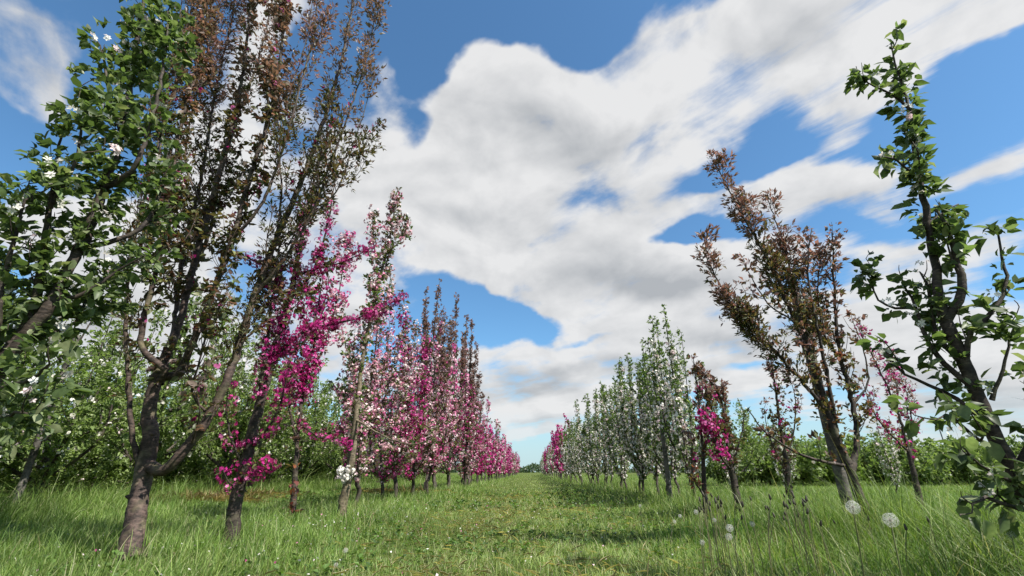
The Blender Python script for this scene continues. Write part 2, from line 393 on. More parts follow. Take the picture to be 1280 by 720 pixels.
# a generated tree standing on the origin
def grown_tree(name, kind, H, seed, lod, trunk_h=.45, n=5, spread=.38, st=None, bmat=None, lmat=None, st_low=None, bend=.05, tr=.035, shoots=True):
    global RNG
    keep = RNG; RNG = np.random.default_rng(seed)
    root = empty(name); tag(root, 'x', kind)
    wood, leaf, flow = Geo(), Geo(), Geo()
    ring = {0: 8, 1: 6, 2: 4}[lod]; step = {0: .07, 1: .15, 2: .4}[lod]
    top = np.array([RNG.normal(0, .04), RNG.normal(0, .04), trunk_h])
    lead = np.array([top[0] + RNG.normal(0, .06), top[1] + RNG.normal(0, .06), H * RNG.uniform(.95, 1)])
    tp = catmull([(0, 0, -.06), (RNG.normal(0, .02), RNG.normal(0, .02), trunk_h * .5), top, top * .5 + lead * .5 + np.r_[RNG.normal(0, bend, 2), 0], lead], step)
    tube(wood, tp, np.interp(np.linspace(0, 1, len(tp)), [0, .03, .2, 1], [tr * 1.5, tr, tr * .8, .004]), ring, knob=.06 if lod < 2 else 0)
    sc_ = {0: 1, 1: 1, 2: 1}[lod]
    def clothe(q, s_):
        s_ = dict(s_)
        if s_['fps']: s_['fp'] = s_['fps'][int(RNG.integers(0, len(s_['fps'])))]
        foliage(leaf, flow, q, s_, sc_)
        if s_['twig'] and lod < 2: twigs_of(q, s_, wood, leaf, flow, sc_, ring=3 if lod else 4)
    f0 = np.searchsorted(tp[:, 2], trunk_h * .9)
    clothe(tp[f0:], st)
    for k in range(n):
        a = k * 2 * math.pi / n + RNG.normal(0, .4); d = np.array([math.cos(a), math.sin(a), 0])
        h0 = trunk_h * RNG.uniform(.75, 1.0) + (H * .35 * RNG.uniform(0, 1) if k % 2 else 0); hh = H * RNG.uniform(.6, .97)
        s0 = spread * RNG.uniform(.6, 1.2)
        b0 = np.array([top[0], top[1], h0])
        z1 = h0 + (hh - h0) * .35
        q = catmull([b0, b0 + d * s0 * .6 + (0, 0, (hh - h0) * .14), b0 + d * s0 * .95 + (0, 0, z1 - h0), b0 + d * s0 * RNG.uniform(.85, 1.25) + np.r_[RNG.normal(0, bend, 2), hh - h0]], step)
        tube(wood, q, np.linspace(tr * .5, .003, len(q)), max(3, ring - 2), knob=.05 if lod < 2 else 0)
        clothe(q, st)
        if st_low is not None:
            for _ in range(3):
                i = RNG.integers(1, max(2, int(len(q) * .55))); dd = nrm(d + RNG.normal(0, .7, 3)); dd[2] = abs(dd[2]) * .5 + .15
                l = RNG.uniform(.25, .5) * (spread / .38)
                q2 = catmull([q[i], q[i] + dd * l * .5, q[i] + dd * l + (0, 0, .06)], step)
                tube(wood, q2, np.linspace(.008, .003, len(q2)), 3)
                sl_ = dict(st_low)
                if sl_['fps']: sl_['fp'] = sl_['fps'][int(RNG.integers(0, len(sl_['fps'])))]
                foliage(leaf, flow, q2, sl_, sc_)
    wood.obj('trunk', bmat or M_BARKF, root, True)
    leaf.obj('crown', lmat or M_LEAF, root); flow.obj('blossom', M_PETAL, root)
    RNG = keep
    return root

# ------------------------------------------------------------------ ground
def make_ground():
    g = Geo()
    xs = np.concatenate([-np.geomspace(1200, 14, 22), np.linspace(-13, 13, 105), np.geomspace(14, 1200, 22)])
    ys = np.concatenate([-np.geomspace(900, 6, 12), np.linspace(-5, 26, 125), np.geomspace(27, 1600, 40)])
    X, Y = np.meshgrid(xs, ys); Z = ground_z(X, Y)
    nx, ny = len(xs), len(ys); i = np.arange(ny - 1)[:, None] * nx; j = np.arange(nx - 1)[None]
    q = np.stack([i + j, i + j + 1, i + nx + j + 1, i + nx + j], -1).reshape(-1, 4)
    g.add(np.stack([X, Y, Z], -1).reshape(-1, 3), None, q)
    o = g.obj('ground', ground_mat(), smooth=True); tag(o, kind='structure')
make_ground()

def blades(geo, x, y, h, w, lean, col, segs, bend=1.0):
    n = len(x); z = ground_z(x, y) - .004
    a = RNG.uniform(0, 2 * math.pi, n); fa = a + RNG.normal(0, .5, n)
    wind = np.array([.14, .03])
    dx = np.cos(a) * lean + wind[0] * lean; dy = np.sin(a) * lean + wind[1] * lean
    px = -np.sin(fa); py = np.cos(fa)
    V = []; ss = np.linspace(0, 1, segs + 1)
    for s in ss[:-1]:
        cx = x + dx * h * s ** 1.8; cy = y + dy * h * s ** 1.8; cz = z + h * (s - .32 * np.minimum(lean, 1.2) * s ** 2.2)
        ww = w * (1 - s) ** .55 * .5 * (1 if s > 0 else .8)
        V += [np.stack([cx - px * ww, cy - py * ww, cz], 1), np.stack([cx + px * ww, cy + py * ww, cz], 1)]
    V.append(np.stack([x + dx * h, y + dy * h, z + h * (1 - .32 * np.minimum(lean, 1.2))], 1))
    k = 2 * segs + 1; V = np.stack(V, 1)
    off = (np.arange(n) * k)[:, None, None]
    q = [[2 * i, 2 * i + 1, 2 * i + 3, 2 * i + 2] for i in range(segs - 1)]
    t = [[2 * segs - 2, 2 * segs - 1, 2 * segs]]
    geo.add(V.reshape(-1, 3), (off + np.array(t)[None]).reshape(-1, 3), (off + np.array(q)[None]).reshape(-1, 4) if q else None, np.repeat(np.clip(col, .005, .9), k, 0))

G_MEADOW = np.array([(.12, .185, .036), (.17, .24, .052), (.225, .275, .08), (.085, .14, .03), (.29, .30, .13), (.38, .33, .20)])
def grass_col(x, y, n, dry, lush):
    base = np.array([.26, .26, .17, .20, .08, .03])
    pr = base[None] * np.ones((n, 1))
    pr[:, 2] *= 1 + dry * 2; pr[:, 4] *= 1 + dry * 4; pr[:, 5] *= 1 + dry * 3; pr[:, 0] *= 1 + lush; pr[:, 3] *= 1 + lush * .6
    pr = np.cumsum(pr / pr.sum(1, keepdims=True), 1); u = RNG.uniform(0, 1, (n, 1)); idx = (u > pr).sum(1).clip(0, 5)
    return G_MEADOW[idx] * np.array([1.02, 1.1, 1.15]) * (1 + .15 * RNG.standard_normal((n, 1))) * (1 + .22 * wob(x * 1.7, y * 1.7) + .12 * wob2(x, y))[:, None]

def height_field(x, y):
    ax = np.abs(x - .05); side = 1 / (1 + np.exp(-(ax - 1.55) / .22))
    row = np.exp(-((ax - 2.5) / .75) ** 2)
    h = .05 + .055 * side + .08 * row
    r = 1 / (1 + np.exp(-(x - 1.25) / .25))
    near = np.exp(-np.maximum(y - 2.6, 0) / 2.6)
    h += r * near * .10 + r * row * .05
    left2 = np.exp(-((x + 7.2) / 1.3) ** 2) * .36
    h += left2
    h *= np.where(x < -1, .8, 1.0) * (1 + .35 * wob(x * 2.1, y * 2.1) + .3 * wob2(x * 1.3, y * 1.3))
    return np.maximum(h, .03), side

def zone(geo, x0, x1, y0, y1, dens, w, segs, hk=1.0, keep=None):
    n = int((x1 - x0) * (y1 - y0) * dens)
    x = RNG.uniform(x0, x1, n); y = RNG.uniform(y0, y1, n)
    # tufts
    m = RNG.uniform(0, 1, n) < np.clip(.6 + .6 * wob2(x * 1.9 + 5, y * 1.9), .1, 1); x, y = x[m], y[m]
    h0 = np.exp(-(((x + 2.6) / .5) ** 2 + ((y - 3.1) / .6) ** 2)); m = (np.abs(x + .035 * y) < 1.35 * y + 1.3) & (RNG.uniform(0, 1, len(x)) > h0 * .5); x, y = x[m], y[m]; n = len(x)
    # the camera stands in a trampled spot: nothing tall right at the lens
    h, side = height_field(x, y)
    h = h * RNG.gamma(7, 1 / 7, n) * hk
    h = h * (1 - .45 * np.exp(-(((x + 2.6) / .7) ** 2 + ((y - 3.1) / .8) ** 2)))
    dry = np.exp(-(x / .95) ** 2) * 1.3 + .35 * (wob(x * .9 + 4, y * .9) > .3)
    col = grass_col(x, y, n, dry, side * .6)
    lean = np.abs(RNG.normal(.5, .4, n)) + .15
    blades(geo, x, y, h, w * RNG.uniform(.6, 1.3, n), lean, col, segs)

g = Geo()
zone(g, -4.5, 4.5, 1.3, 4.2, 6500, .0042, 3)
zone(g, -7, 7.5, 4.2, 8.5, 2600, .0065, 2)
zone(g, -14, 16, 8.5, 17, 750, .011, 2, 1.05)
zone(g, -28, 34, 17, 36, 150, .022, 1, 1.1)
zone(g, -50, 55, 36, 90, 26, .05, 1, 1.15)
# tall lush blades in the unmown right hand strip
n = 8000; x = RNG.uniform(1.0, 4.2, n); y = RNG.uniform(1.5, 4.6, n); m = (x - .75) * .9 > np.abs(RNG.normal(0, .4, n)) - .1; x, y = x[m], y[m]; n = len(x)
near = np.clip(.55 + .25 * wob(x * 1.8 + 2, y * 1.8), .2, 1)
blades(g, x, y, RNG.uniform(.20, .44, n) * near * np.clip((x - .4) / 1.6, .45, 1), RNG.uniform(.005, .0105, n), np.abs(RNG.normal(.16, .13, n)) + .03, grass_col(x, y, n, 0 * x, 0 * x + 1.0) * np.array([.88, 1.08, .8]), 4)
n = 1500; x = RNG.uniform(-4.2, -1.6, n); y = RNG.uniform(1.9, 4.6, n)
blades(g, x, y, RNG.uniform(.10, .28, n), RNG.uniform(.0035, .006, n), np.abs(RNG.normal(.4, .2, n)), grass_col(x, y, n, 0 * x + .2, 0 * x + 1), 4)
# dead straw
n = 420; x = np.r_[RNG.uniform(-3.6, -.4, 150), RNG.uniform(.9, 3.4, 270)]; y = RNG.uniform(1.9, 5.5, n)
blades(g, x, y, RNG.uniform(.12, .36, n) * np.where(x > 0, 1, .7), RNG.uniform(.002, .004, n), np.abs(RNG.normal(.5, .35, n)), np.array([.30, .23, .14]) * RNG.uniform(.6, 1.2, (n, 1)), 4)
go = g.obj('grass', M_GRASS)
tag(go, 'meadow grass, mown short along the lane and tall along the tree rows', 'grass', kind='stuff')

# low broad leaved weeds between the blades
g = Geo()
def weeds(n, x0, x1, y0, y1, sz, h):
    nr = n // 6; cx = RNG.uniform(x0, x1, nr); cy = RNG.uniform(y0, y1, nr)
    k = wob(cx * 1.4 + 9, cy * 1.4) > -.15; cx, cy = cx[k], cy[k]; nr = len(cx)
    cx = np.repeat(cx, 6); cy = np.repeat(cy, 6); n = len(cx); a = RNG.uniform(0, 6.28, n)
    d = np.stack([np.cos(a), np.sin(a), RNG.uniform(.1, 1.0, n)], 1)
    p = np.stack([cx, cy, ground_z(cx, cy) + RNG.uniform(.0, h, n)], 1)
    za = np.array([0, 0, 1.]) + RNG.standard_normal((n, 3)) * .3
    c = np.array([(.075, .14, .03), (.11, .19, .045), (.055, .10, .03)])[RNG.integers(0, 3, n)]
    place(g, T_MID, p, d, za, sz * RNG.uniform(.5, 1.4, n), c)
weeds(22000, -4.2, 4.2, 2.2, 7.5, .035, .05); weeds(14000, -8, 8, 7.5, 16, .06, .06)
tag(g.obj('weeds', M_GRASS), 'low broad leaved clover and dandelion leaves among the meadow grass', 'weeds', kind='stuff')
# fallen petals and tiny white meadow flowers
g = Geo(); n = 900; x = np.r_[RNG.uniform(-4, 4, 500), RNG.normal(-2.3, .5, 400)]; y = RNG.uniform(2.4, 9, n)
place(g, F_LO, np.stack([x, y, ground_z(x, y) + RNG.uniform(.02, .10, n)], 1), RNG.standard_normal((n, 3)), np.array([0, 0, 1.]) + RNG.standard_normal((n, 3)) * .3, RNG.uniform(.006, .015, n), pick(WHITE, PINK, np.full(n, .35)))
tag(g.obj('fallen_petals', M_PETAL), 'fallen white and pink petals scattered in the grass', 'petals', kind='stuff')
# dry hay
g = Geo()
for (cx, cy, rx, ry, n) in ((-6.0, 8.9, 1.0, .3, 2600), (-6.6, 10.6, 1.3, .4, 1800), (-3.4, 12.5, 1, .4, 900)):
    x = cx + RNG.normal(0, rx * .5, n); y = cy + RNG.normal(0, ry * .5, n)
    d = RNG.standard_normal((n, 3)); d[:, 2] = np.abs(d[:, 2]) * .35
    place(g, T_STRAW, np.stack([x, y, ground_z(x, y) + .02 + RNG.uniform(0, .09, n)], 1), d, np.array([0, 0, 1.]) + 0 * d, RNG.uniform(.10, .26, n), np.array([.34, .26, .14]) * RNG.uniform(.6, 1.2, (n, 1)))
n = 9000; x = RNG.normal(0, .8, n); y = 2.3 + RNG.uniform(0, 1, n) ** 1.6 * 12; k = RNG.uniform(0, 1, n) < .35 + .6 * wob(x * 2 + 3, y * 1.1); x, y = x[k], y[k]; n = len(x)
d = RNG.standard_normal((n, 3)); d[:, 2] = np.abs(d[:, 2]) * .25
place(g, T_STRAW, np.stack([x, y, ground_z(x, y) + RNG.uniform(.01, .05, n)], 1), d, np.array([0, 0, 1.]) + 0 * d, RNG.uniform(.05, .13, n), np.array([.36, .31, .17]) * RNG.uniform(.6, 1.2, (n, 1)))
tag(g.obj('dry_grass', M_GRASS), 'dry tan grass clippings, heaped between the left rows and strewn along the lane', 'dry grass', kind='stuff')

# ------------------------------------------------------------------ big near trees
def gp(px, py, Y):
    """where the line of sight meets the ground at distance Y"""
    p = P(px, py, Y); return np.array([p[0], Y, float(ground_z(p[0], Y)) - .05])
def zfix(p, z): q = np.array(p, float); q[2] = z; return q

# left: near green apple tree
S = style(side=1.2, sl=(.15, .4), leaf=190, lsize=.053, spread=.10, tpl=T_HI, p0=GREEN, p1=GREEN, up=.55, droop=.1, fl=16, fsize=.038, fp=WHITE, ftpl=F_HI, fspread=.10, twig=6.5, tl=(.10, .26), cl=6)
Slow = style(**{**S, 'leaf': 290, 'spread': .12, 'twig': 8, 'tl': (.15, .34)})
b = np.array([-2.62, 2.12, -.05])
big_tree('apple_tree', 'leafy green apple tree nearest on the left with large leaves and a few white blossoms', 'apple tree', b,
    [b, np.array([-2.5, 2.1, .35]), (-70, 560, 2.1), (-15, 480, 2.1), (20, 430, 2.1)], (.05, .034),
    [([(20, 430, 2.1), (42, 390, 2.1), (52, 320, 2.05), (62, 260, 2.0), (72, 195, 1.98), (78, 165, 1.97)], .022, .005, S),
     ([(15, 440, 2.1), (62, 380, 2.1), (100, 310, 2.12), (128, 240, 2.15), (152, 165, 2.18), (165, 85, 2.2), (180, 0, 2.25), (190, -60, 2.3)], .026, .007, S),
     ([(-10, 475, 2.1), (-5, 400, 2.0), (12, 320, 1.95), (28, 262, 1.9), (40, 245, 1.9)], .02, .004, S),
     ([(128, 240, 2.15), (170, 205, 2.1), (192, 140, 2.1), (205, 70, 2.12), (212, 10, 2.15)], .014, .004, S),
     ([(100, 310, 2.12), (150, 300, 2.2), (185, 275, 2.25), (205, 225, 2.3), (215, 180, 2.3)], .014, .004, S),
     ([(62, 380, 2.1), (110, 365, 2.15), (150, 335, 2.2), (180, 320, 2.2)], .013, .003, S),
     ([(152, 165, 2.18), (135, 110, 2.1), (128, 65, 2.1), (118, 45, 2.1)], .012, .003, S),
     ([(62, 260, 2.0), (95, 200, 1.95), (105, 140, 1.95), (125, 120, 1.95)], .011, .003, S),
     ([(-20, 490, 2.1), (20, 480, 1.95), (48, 470, 1.9), (62, 455, 1.85)], .016, .004, Slow),
     ([(-50, 540, 2.1), (-10, 530, 1.95), (20, 515, 1.85), (45, 520, 1.8)], .014, .003, Slow),
     ([(-10, 475, 2.1), (-40, 380, 2.1), (-30, 310, 2.1), (-20, 250, 2.1)], .018, .004, Slow),
     ([(20, 430, 2.1), (60, 420, 2.2), (95, 400, 2.3), (110, 370, 2.3)], .014, .003, Slow)],
    M_BARK, M_LEAF)

# left: big many-stemmed purple-leaved crab
A = style(side=1.3, leaf=105, lsize=.052, spread=.07, tpl=T_HI, p0=OLIVE, p1=BROWN, up=.4, twig=9, tl=(.12, .34), droop=.25, cl=4, fl=4, fp=MAG, fsize=.03, fspread=.05)
B = style(side=1.4, leaf=170, lsize=.046, spread=.08, tpl=T_NARROW, p0=OLIVE, p1=BROWN, up=1.0, twig=9, tl=(.12, .32), cl=5, fl=5, fp=MAGR, fsize=.025, lr=(.08, 1), fr=(.3, .6))
Bp = style(**{**B, 'leaf': 150, 'p0': OLIVE, 'p1': MAUVE, 'twig': 9})
Y = 3.45; base = gp(160, 716, 3.25); fork = (186, 515, 3.45)
big_tree('purple_crab_apple_tree', 'big many-stemmed crab apple with stout forked trunk and bronze purple leaves', 'crab apple tree', base,
    [base, (163, 695, 3.28), (171, 640, 3.38), (180, 590, 3.45), (188, 545, 3.45), fork, (196, 470, 3.45)], (.063, .042),
    [([(176, 585, 3.45), (165, 540, 3.38), (160, 470, 3.33), (157, 400, 3.3), (162, 330, 3.3), (175, 270, 3.3), (192, 200, 3.3), (215, 120, 3.35), (235, 40, 3.4), (248, -60, 3.4)], 0.0168, 0.0043, B),
     ([(196, 480, 3.45), (208, 463, 3.4), (190, 450, 3.36), (177, 432, 3.34), (180, 400, 3.33), (192, 350, 3.33), (203, 300, 3.35), (212, 240, 3.4), (228, 150, 3.4), (250, 60, 3.45), (262, -60, 3.5)], 0.0210, 0.0050, A),
     ([(196, 470, 3.45), (210, 440, 3.5), (222, 410, 3.55), (240, 340, 3.6), (258, 270, 3.6), (285, 180, 3.6), (305, 80, 3.65), (320, -60, 3.7)], 0.0294, 0.0074, A),
     ([(240, 340, 3.6), (262, 290, 3.7), (275, 220, 3.8), (300, 140, 3.85), (330, 50, 3.9), (350, -60, 3.9)], 0.0168, 0.0050, Bp),
     ([(200, 480, 3.45), (216, 420, 3.6), (222, 370, 3.75), (232, 300, 3.8), (252, 220, 3.85), (268, 120, 3.9), (290, 20, 3.95), (300, -60, 4.0)], 0.0210, 0.0050, Bp),
     ([(183, 580, 3.45), (205, 588, 3.4), (232, 560, 3.4), (262, 520, 3.42), (285, 470, 3.45), (300, 430, 3.5), (318, 370, 3.5), (345, 300, 3.55), (375, 230, 3.6), (405, 150, 3.65), (428, 70, 3.7), (445, -20, 3.75), (450, -60, 3.8)], 0.0336, 0.0062, B),
     ([(222, 470, 3.45), (245, 420, 3.35), (268, 360, 3.3), (290, 300, 3.3), (310, 230, 3.3), (335, 150, 3.3), (352, 60, 3.35), (362, -60, 3.4)], 0.0238, 0.0062, A),
     ([(196, 470, 3.45), (222, 470, 3.45), (232, 455, 3.42)], .036, .033, style(leaf=0)),
     ([(290, 300, 3.3), (330, 250, 3.25), (352, 190, 3.25), (372, 120, 3.25), (392, 40, 3.3), (402, -50, 3.3)], 0.0126, 0.0037, Bp),
     ([(318, 370, 3.5), (350, 330, 3.45), (388, 270, 3.4), (415, 200, 3.4), (440, 130, 3.4), (462, 60, 3.45), (470, 5, 3.5)], 0.0126, 0.0031, B),
     ([(388, 270, 3.4), (420, 240, 3.4), (442, 180, 3.4), (458, 130, 3.4), (468, 85, 3.4)], 0.0070, 0.0019, B),
     ([(203, 300, 3.35), (190, 240, 3.3), (203, 170, 3.3), (212, 90, 3.3), (225, 20, 3.3), (232, -50, 3.3)], 0.0105, 0.0031, B),
     ([(258, 270, 3.6), (232, 200, 3.65), (245, 120, 3.7), (270, 30, 3.75), (285, -40, 3.8)], 0.0098, 0.0031, Bp),
     ([(222, 370, 3.75), (205, 350, 3.8), (208, 290, 3.85), (200, 240, 3.9)], 0.0063, 0.0019, A),
     ([(262, 520, 3.42), (240, 490, 3.3), (250, 450, 3.2), (262, 400, 3.2), (282, 350, 3.2)], 0.0084, 0.0025, A),
     ([(300, 430, 3.5), (330, 400, 3.6), (345, 360, 3.65), (360, 320, 3.7)], 0.0084, 0.0025, A),
     ([(240, 555, 3.4), (250, 510, 3.2), (235, 470, 3.15), (225, 440, 3.1)], 0.0070, 0.0019, A),
     ([(345, 300, 3.55), (352, 240, 3.6), (350, 180, 3.6), (365, 110, 3.65), (385, 40, 3.7), (395, -40, 3.75)], 0.0091, 0.0031, Bp)],
    M_BARKP, M_BRONZE, ring=18)

# left: magenta crab
MG = style(leaf=100, lsize=.042, spread=.06, tpl=T_MID, p0=OLIVE, p1=OLIVE, up=.5, twig=4, tl=(.08, .2), fl=260, fp=MAG, fsize=.031, fspread=.06, ftpl=F_HI)
MGd = style(**{**MG, 'leaf': 60, 'fl': 620, 'twig': 3, 'tl': (.04, .09), 'fspread': .045})
MGu = style(**{**MG, 'leaf': 190, 'fl': 420, 'fr': (.05, .72), 'p0': OLIVE, 'p1': BROWN})
base = gp(291, 690, 3.9)
big_tree('magenta_crab_apple_tree', 'crab apple smothered in magenta blossom, two flowering arms reaching right', 'crab apple tree', base,
    [base, (290, 665, 3.9), (296, 620, 3.9), (308, 575, 3.9), (318, 530, 3.9), (332, 480, 3.9)], (.050, .036),
    [([(332, 480, 3.9), (345, 430, 3.92), (362, 370, 3.95), (376, 305, 4.0), (390, 240, 4.05), (402, 180, 4.1)], .03, .008, MGu),
     ([(322, 515, 3.9), (330, 455, 3.8), (338, 390, 3.75), (348, 320, 3.7), (352, 265, 3.7)], .02, .005, MGu),
     ([(340, 450, 3.9), (380, 415, 3.85), (430, 402, 3.8), (475, 388, 3.8), (506, 366, 3.8)], .014, .004, MGd),
     ([(368, 345, 3.95), (398, 335, 3.95), (435, 325, 3.95), (466, 308, 3.95)], .010, .003, MGd),
     ([(350, 340, 3.75), (330, 330, 3.7), (306, 322, 3.7)], .008, .003, MGd),
     ([(312, 560, 3.9), (335, 535, 3.8), (352, 500, 3.75), (362, 455, 3.7)], .012, .004, MG),
     ([(306, 590, 3.9), (290, 550, 3.8), (283, 515, 3.75), (285, 480, 3.7)], .010, .003, MG),
     ([(298, 615, 3.9), (284, 600, 3.8), (278, 585, 3.75)], .007, .003, MG),
     ([(302, 600, 3.9), (322, 590, 3.85), (338, 585, 3.8)], .007, .003, MG),
     ([(362, 370, 3.95), (385, 350, 4.0), (405, 300, 4.05), (415, 250, 4.1), (420, 215, 4.15)], .014, .004, MGu),
     ([(345, 430, 3.92), (365, 440, 4.0), (385, 420, 4.05), (398, 380, 4.1), (405, 340, 4.1)], .013, .004, MG)],
    M_BARK, M_BRONZE, ring=14)

# left: slim leaning magenta column
MC = style(leaf=130, lsize=.05, spread=.09, tpl=T_MID, p0=MAUVE, p1=MAUVE, up=.6, twig=6, tl=(.12, .22), fl=330, fp=MAG, fsize=.036, fspread=.15, fr=(.25, 1))
MCp = style(**{**MC, 'fp': PINK, 'p0': MAUVE, 'p1': BROWN})
base = gp(366, 656, 5.7)
big_tree('slim_crab_apple_tree', 'slim magenta crab apple with dark red leaves on its stem and low purple arm', 'crab apple tree', base,
    [base, (366, 640, 5.7), (368, 610, 5.7), (370, 575, 5.7)], (.036, .03),
    [([(370, 575, 5.7), (374, 530, 5.7), (380, 480, 5.7), (392, 430, 5.7), (404, 385, 5.7), (412, 345, 5.7)], .024, .006, MC),
     ([(372, 555, 5.7), (362, 510, 5.6), (366, 460, 5.5), (380, 410, 5.5), (388, 360, 5.5)], .014, .004, MC),
     ([(380, 480, 5.7), (402, 440, 5.8), (418, 390, 5.9), (428, 340, 5.9), (432, 290, 6.0)], .013, .004, MCp),
     ([(374, 528, 5.7), (398, 546, 5.6), (420, 548, 5.5), (440, 558, 5.4)], .012, .004, style(**{**MGd, 'fl': 300})),
     ([(367, 640, 5.7), (366, 610, 5.65), (367, 580, 5.6)], .004, .002, style(leaf=110, lsize=.07, spread=.07, p0=pal(((.11, .03, .03), 3), ((.17, .06, .05), 2)), p1=RUST, droop=.5))],
    M_BARK, M_BRONZE)

# left: tan trunk, pale pink and white
TP = style(leaf=120, lsize=.05, spread=.08, p0=PALEG, p1=PALEG, twig=6, tl=(.12, .3), fl=110, fp=LPINK, fsize=.038, fspread=.10)
TPu = style(**{**TP, 'leaf': 190, 'p1': OLIVE, 'fl': 130, 'twig': 7})
base = gp(423, 653, 6.0)
big_tree('pale_crab_apple_tree', 'crab apple with tan leaning trunk, pale pink blossom and low white flower clump', 'crab apple tree', base,
    [base, (427, 635, 6.0), (436, 595, 6.0), (442, 550, 6.0), (447, 505, 6.0)], (.055, .036),
    [([(447, 505, 6.0), (453, 450, 6.0), (463, 400, 6.0), (474, 350, 6.0), (484, 310, 6.0), (492, 270, 6.0), (497, 235, 6.0)], .032, .006, TPu),
     ([(448, 490, 6.0), (440, 455, 6.0), (430, 425, 6.0), (425, 400, 6.0)], .012, .004, TP),
     ([(474, 350, 6.0), (468, 310, 5.95), (466, 280, 5.9), (465, 262, 5.9)], .012, .004, TPu),
     ([(484, 315, 6.0), (500, 300, 6.0), (508, 270, 6.0)], .009, .003, TPu),
     ([(458, 425, 6.0), (476, 395, 6.1), (486, 360, 6.2), (490, 330, 6.2)], .012, .004, TP),
     ([(443, 545, 6.0), (434, 500, 6.1), (428, 470, 6.2)], .010, .004, TP),
     ([(436, 597, 6.0), (445, 590, 5.9), (455, 585, 5.85)], .008, .004, style(leaf=10, fl=0)),
     ([(436, 598, 5.95), (430, 590, 5.9), (427, 584, 5.88)], .007, .004, style(leaf=40, fl=420, fp=WHITE, fsize=.042, fspread=.09)),
     ([(445, 525, 6.0), (480, 545, 5.6), (520, 555, 5.5), (560, 535, 5.45)], .012, .004, style(leaf=12))],
    M_BARKT, M_LEAF)

# right: near green apple tree
S2 = style(side=1.4, sl=(.08, .22), leaf=85, lsize=.060, spread=.06, tpl=T_HI, p0=GREEN, p1=GREEN, up=.5, droop=.25, fl=5, fsize=.034, fp=WHITE, ftpl=F_HI, fspread=.05, twig=4.5, tl=(.07, .18), cl=5)
S2t = style(**{**S2, 'leaf': 150, 'twig': 8, 'tl': (.05, .16), 'lsize': .056})
b = np.array([2.66, 2.28, -.05])
big_tree('apple_tree', 'open green apple tree nearest on the right, dark leaning trunk and large sparse leaves', 'apple tree', b,
    [b, np.array([2.60, 2.28, .3]), (1300, 640, 2.28), (1262, 580, 2.26), (1235, 525, 2.25), (1210, 465, 2.25), (1188, 415, 2.25), (1180, 395, 2.25)], (.034, .025),
    [([(1180, 395, 2.25), (1172, 365, 2.25), (1168, 325, 2.25), (1160, 280, 2.22), (1152, 235, 2.2), (1143, 185, 2.2), (1136, 140, 2.2), (1124, 95, 2.2), (1114, 55, 2.2)], .020, .004, S2t),
     ([(1182, 400, 2.25), (1198, 375, 2.2), (1202, 345, 2.18), (1193, 312, 2.17), (1183, 285, 2.15), (1170, 262, 2.15)], .022, .006, S2),
     ([(1136, 135, 2.2), (1115, 118, 2.2), (1092, 108, 2.2), (1072, 96, 2.2)], .008, .003, S2t),
     ([(1152, 235, 2.2), (1138, 215, 2.15), (1120, 200, 2.1), (1098, 195, 2.1)], .008, .003, S2t),
     ([(1160, 280, 2.22), (1185, 262, 2.2), (1198, 255, 2.2)], .007, .003, S2t),
     ([(1206, 462, 2.25), (1214, 415, 2.2), (1236, 395, 2.18), (1254, 370, 2.16), (1258, 345, 2.15), (1250, 310, 2.15), (1246, 285, 2.15)], .013, .004, S2),
     ([(1240, 500, 2.25), (1256, 450, 2.2), (1260, 420, 2.2), (1256, 398, 2.2)], .009, .003, S2),
     ([(1218, 485, 2.25), (1180, 455, 2.3), (1158, 420, 2.32), (1145, 385, 2.35), (1128, 350, 2.35)], .014, .004, S2),
     ([(1200, 450, 2.25), (1172, 420, 2.3), (1165, 385, 2.3), (1160, 355, 2.3), (1150, 340, 2.3)], .012, .004, S2),
     ([(1232, 525, 2.25), (1195, 500, 2.3), (1160, 480, 2.35), (1130, 468, 2.35), (1108, 440, 2.35)], .012, .004, S2),
     ([(1145, 385, 2.35), (1120, 385, 2.35), (1098, 375, 2.35), (1090, 350, 2.35)], .008, .003, S2),
     ([(1250, 560, 2.26), (1215, 545, 2.2), (1190, 520, 2.15), (1170, 525, 2.1)], .010, .003, S2),
     ([(1296, 640, 2.28), (1262, 632, 2.2), (1232, 622, 2.15), (1215, 630, 2.1)], .013, .004, style(**{**S2, 'droop': .9})),
     ([(1280, 610, 2.27), (1250, 595, 2.1), (1225, 580, 2.0), (1205, 560, 1.95)], .010, .003, S2),
     ([(1270, 590, 2.26), (1290, 540, 2.2), (1300, 480, 2.2), (1310, 430, 2.2)], .014, .004, S2)],
    M_BARK, M_LEAF, ring=14)
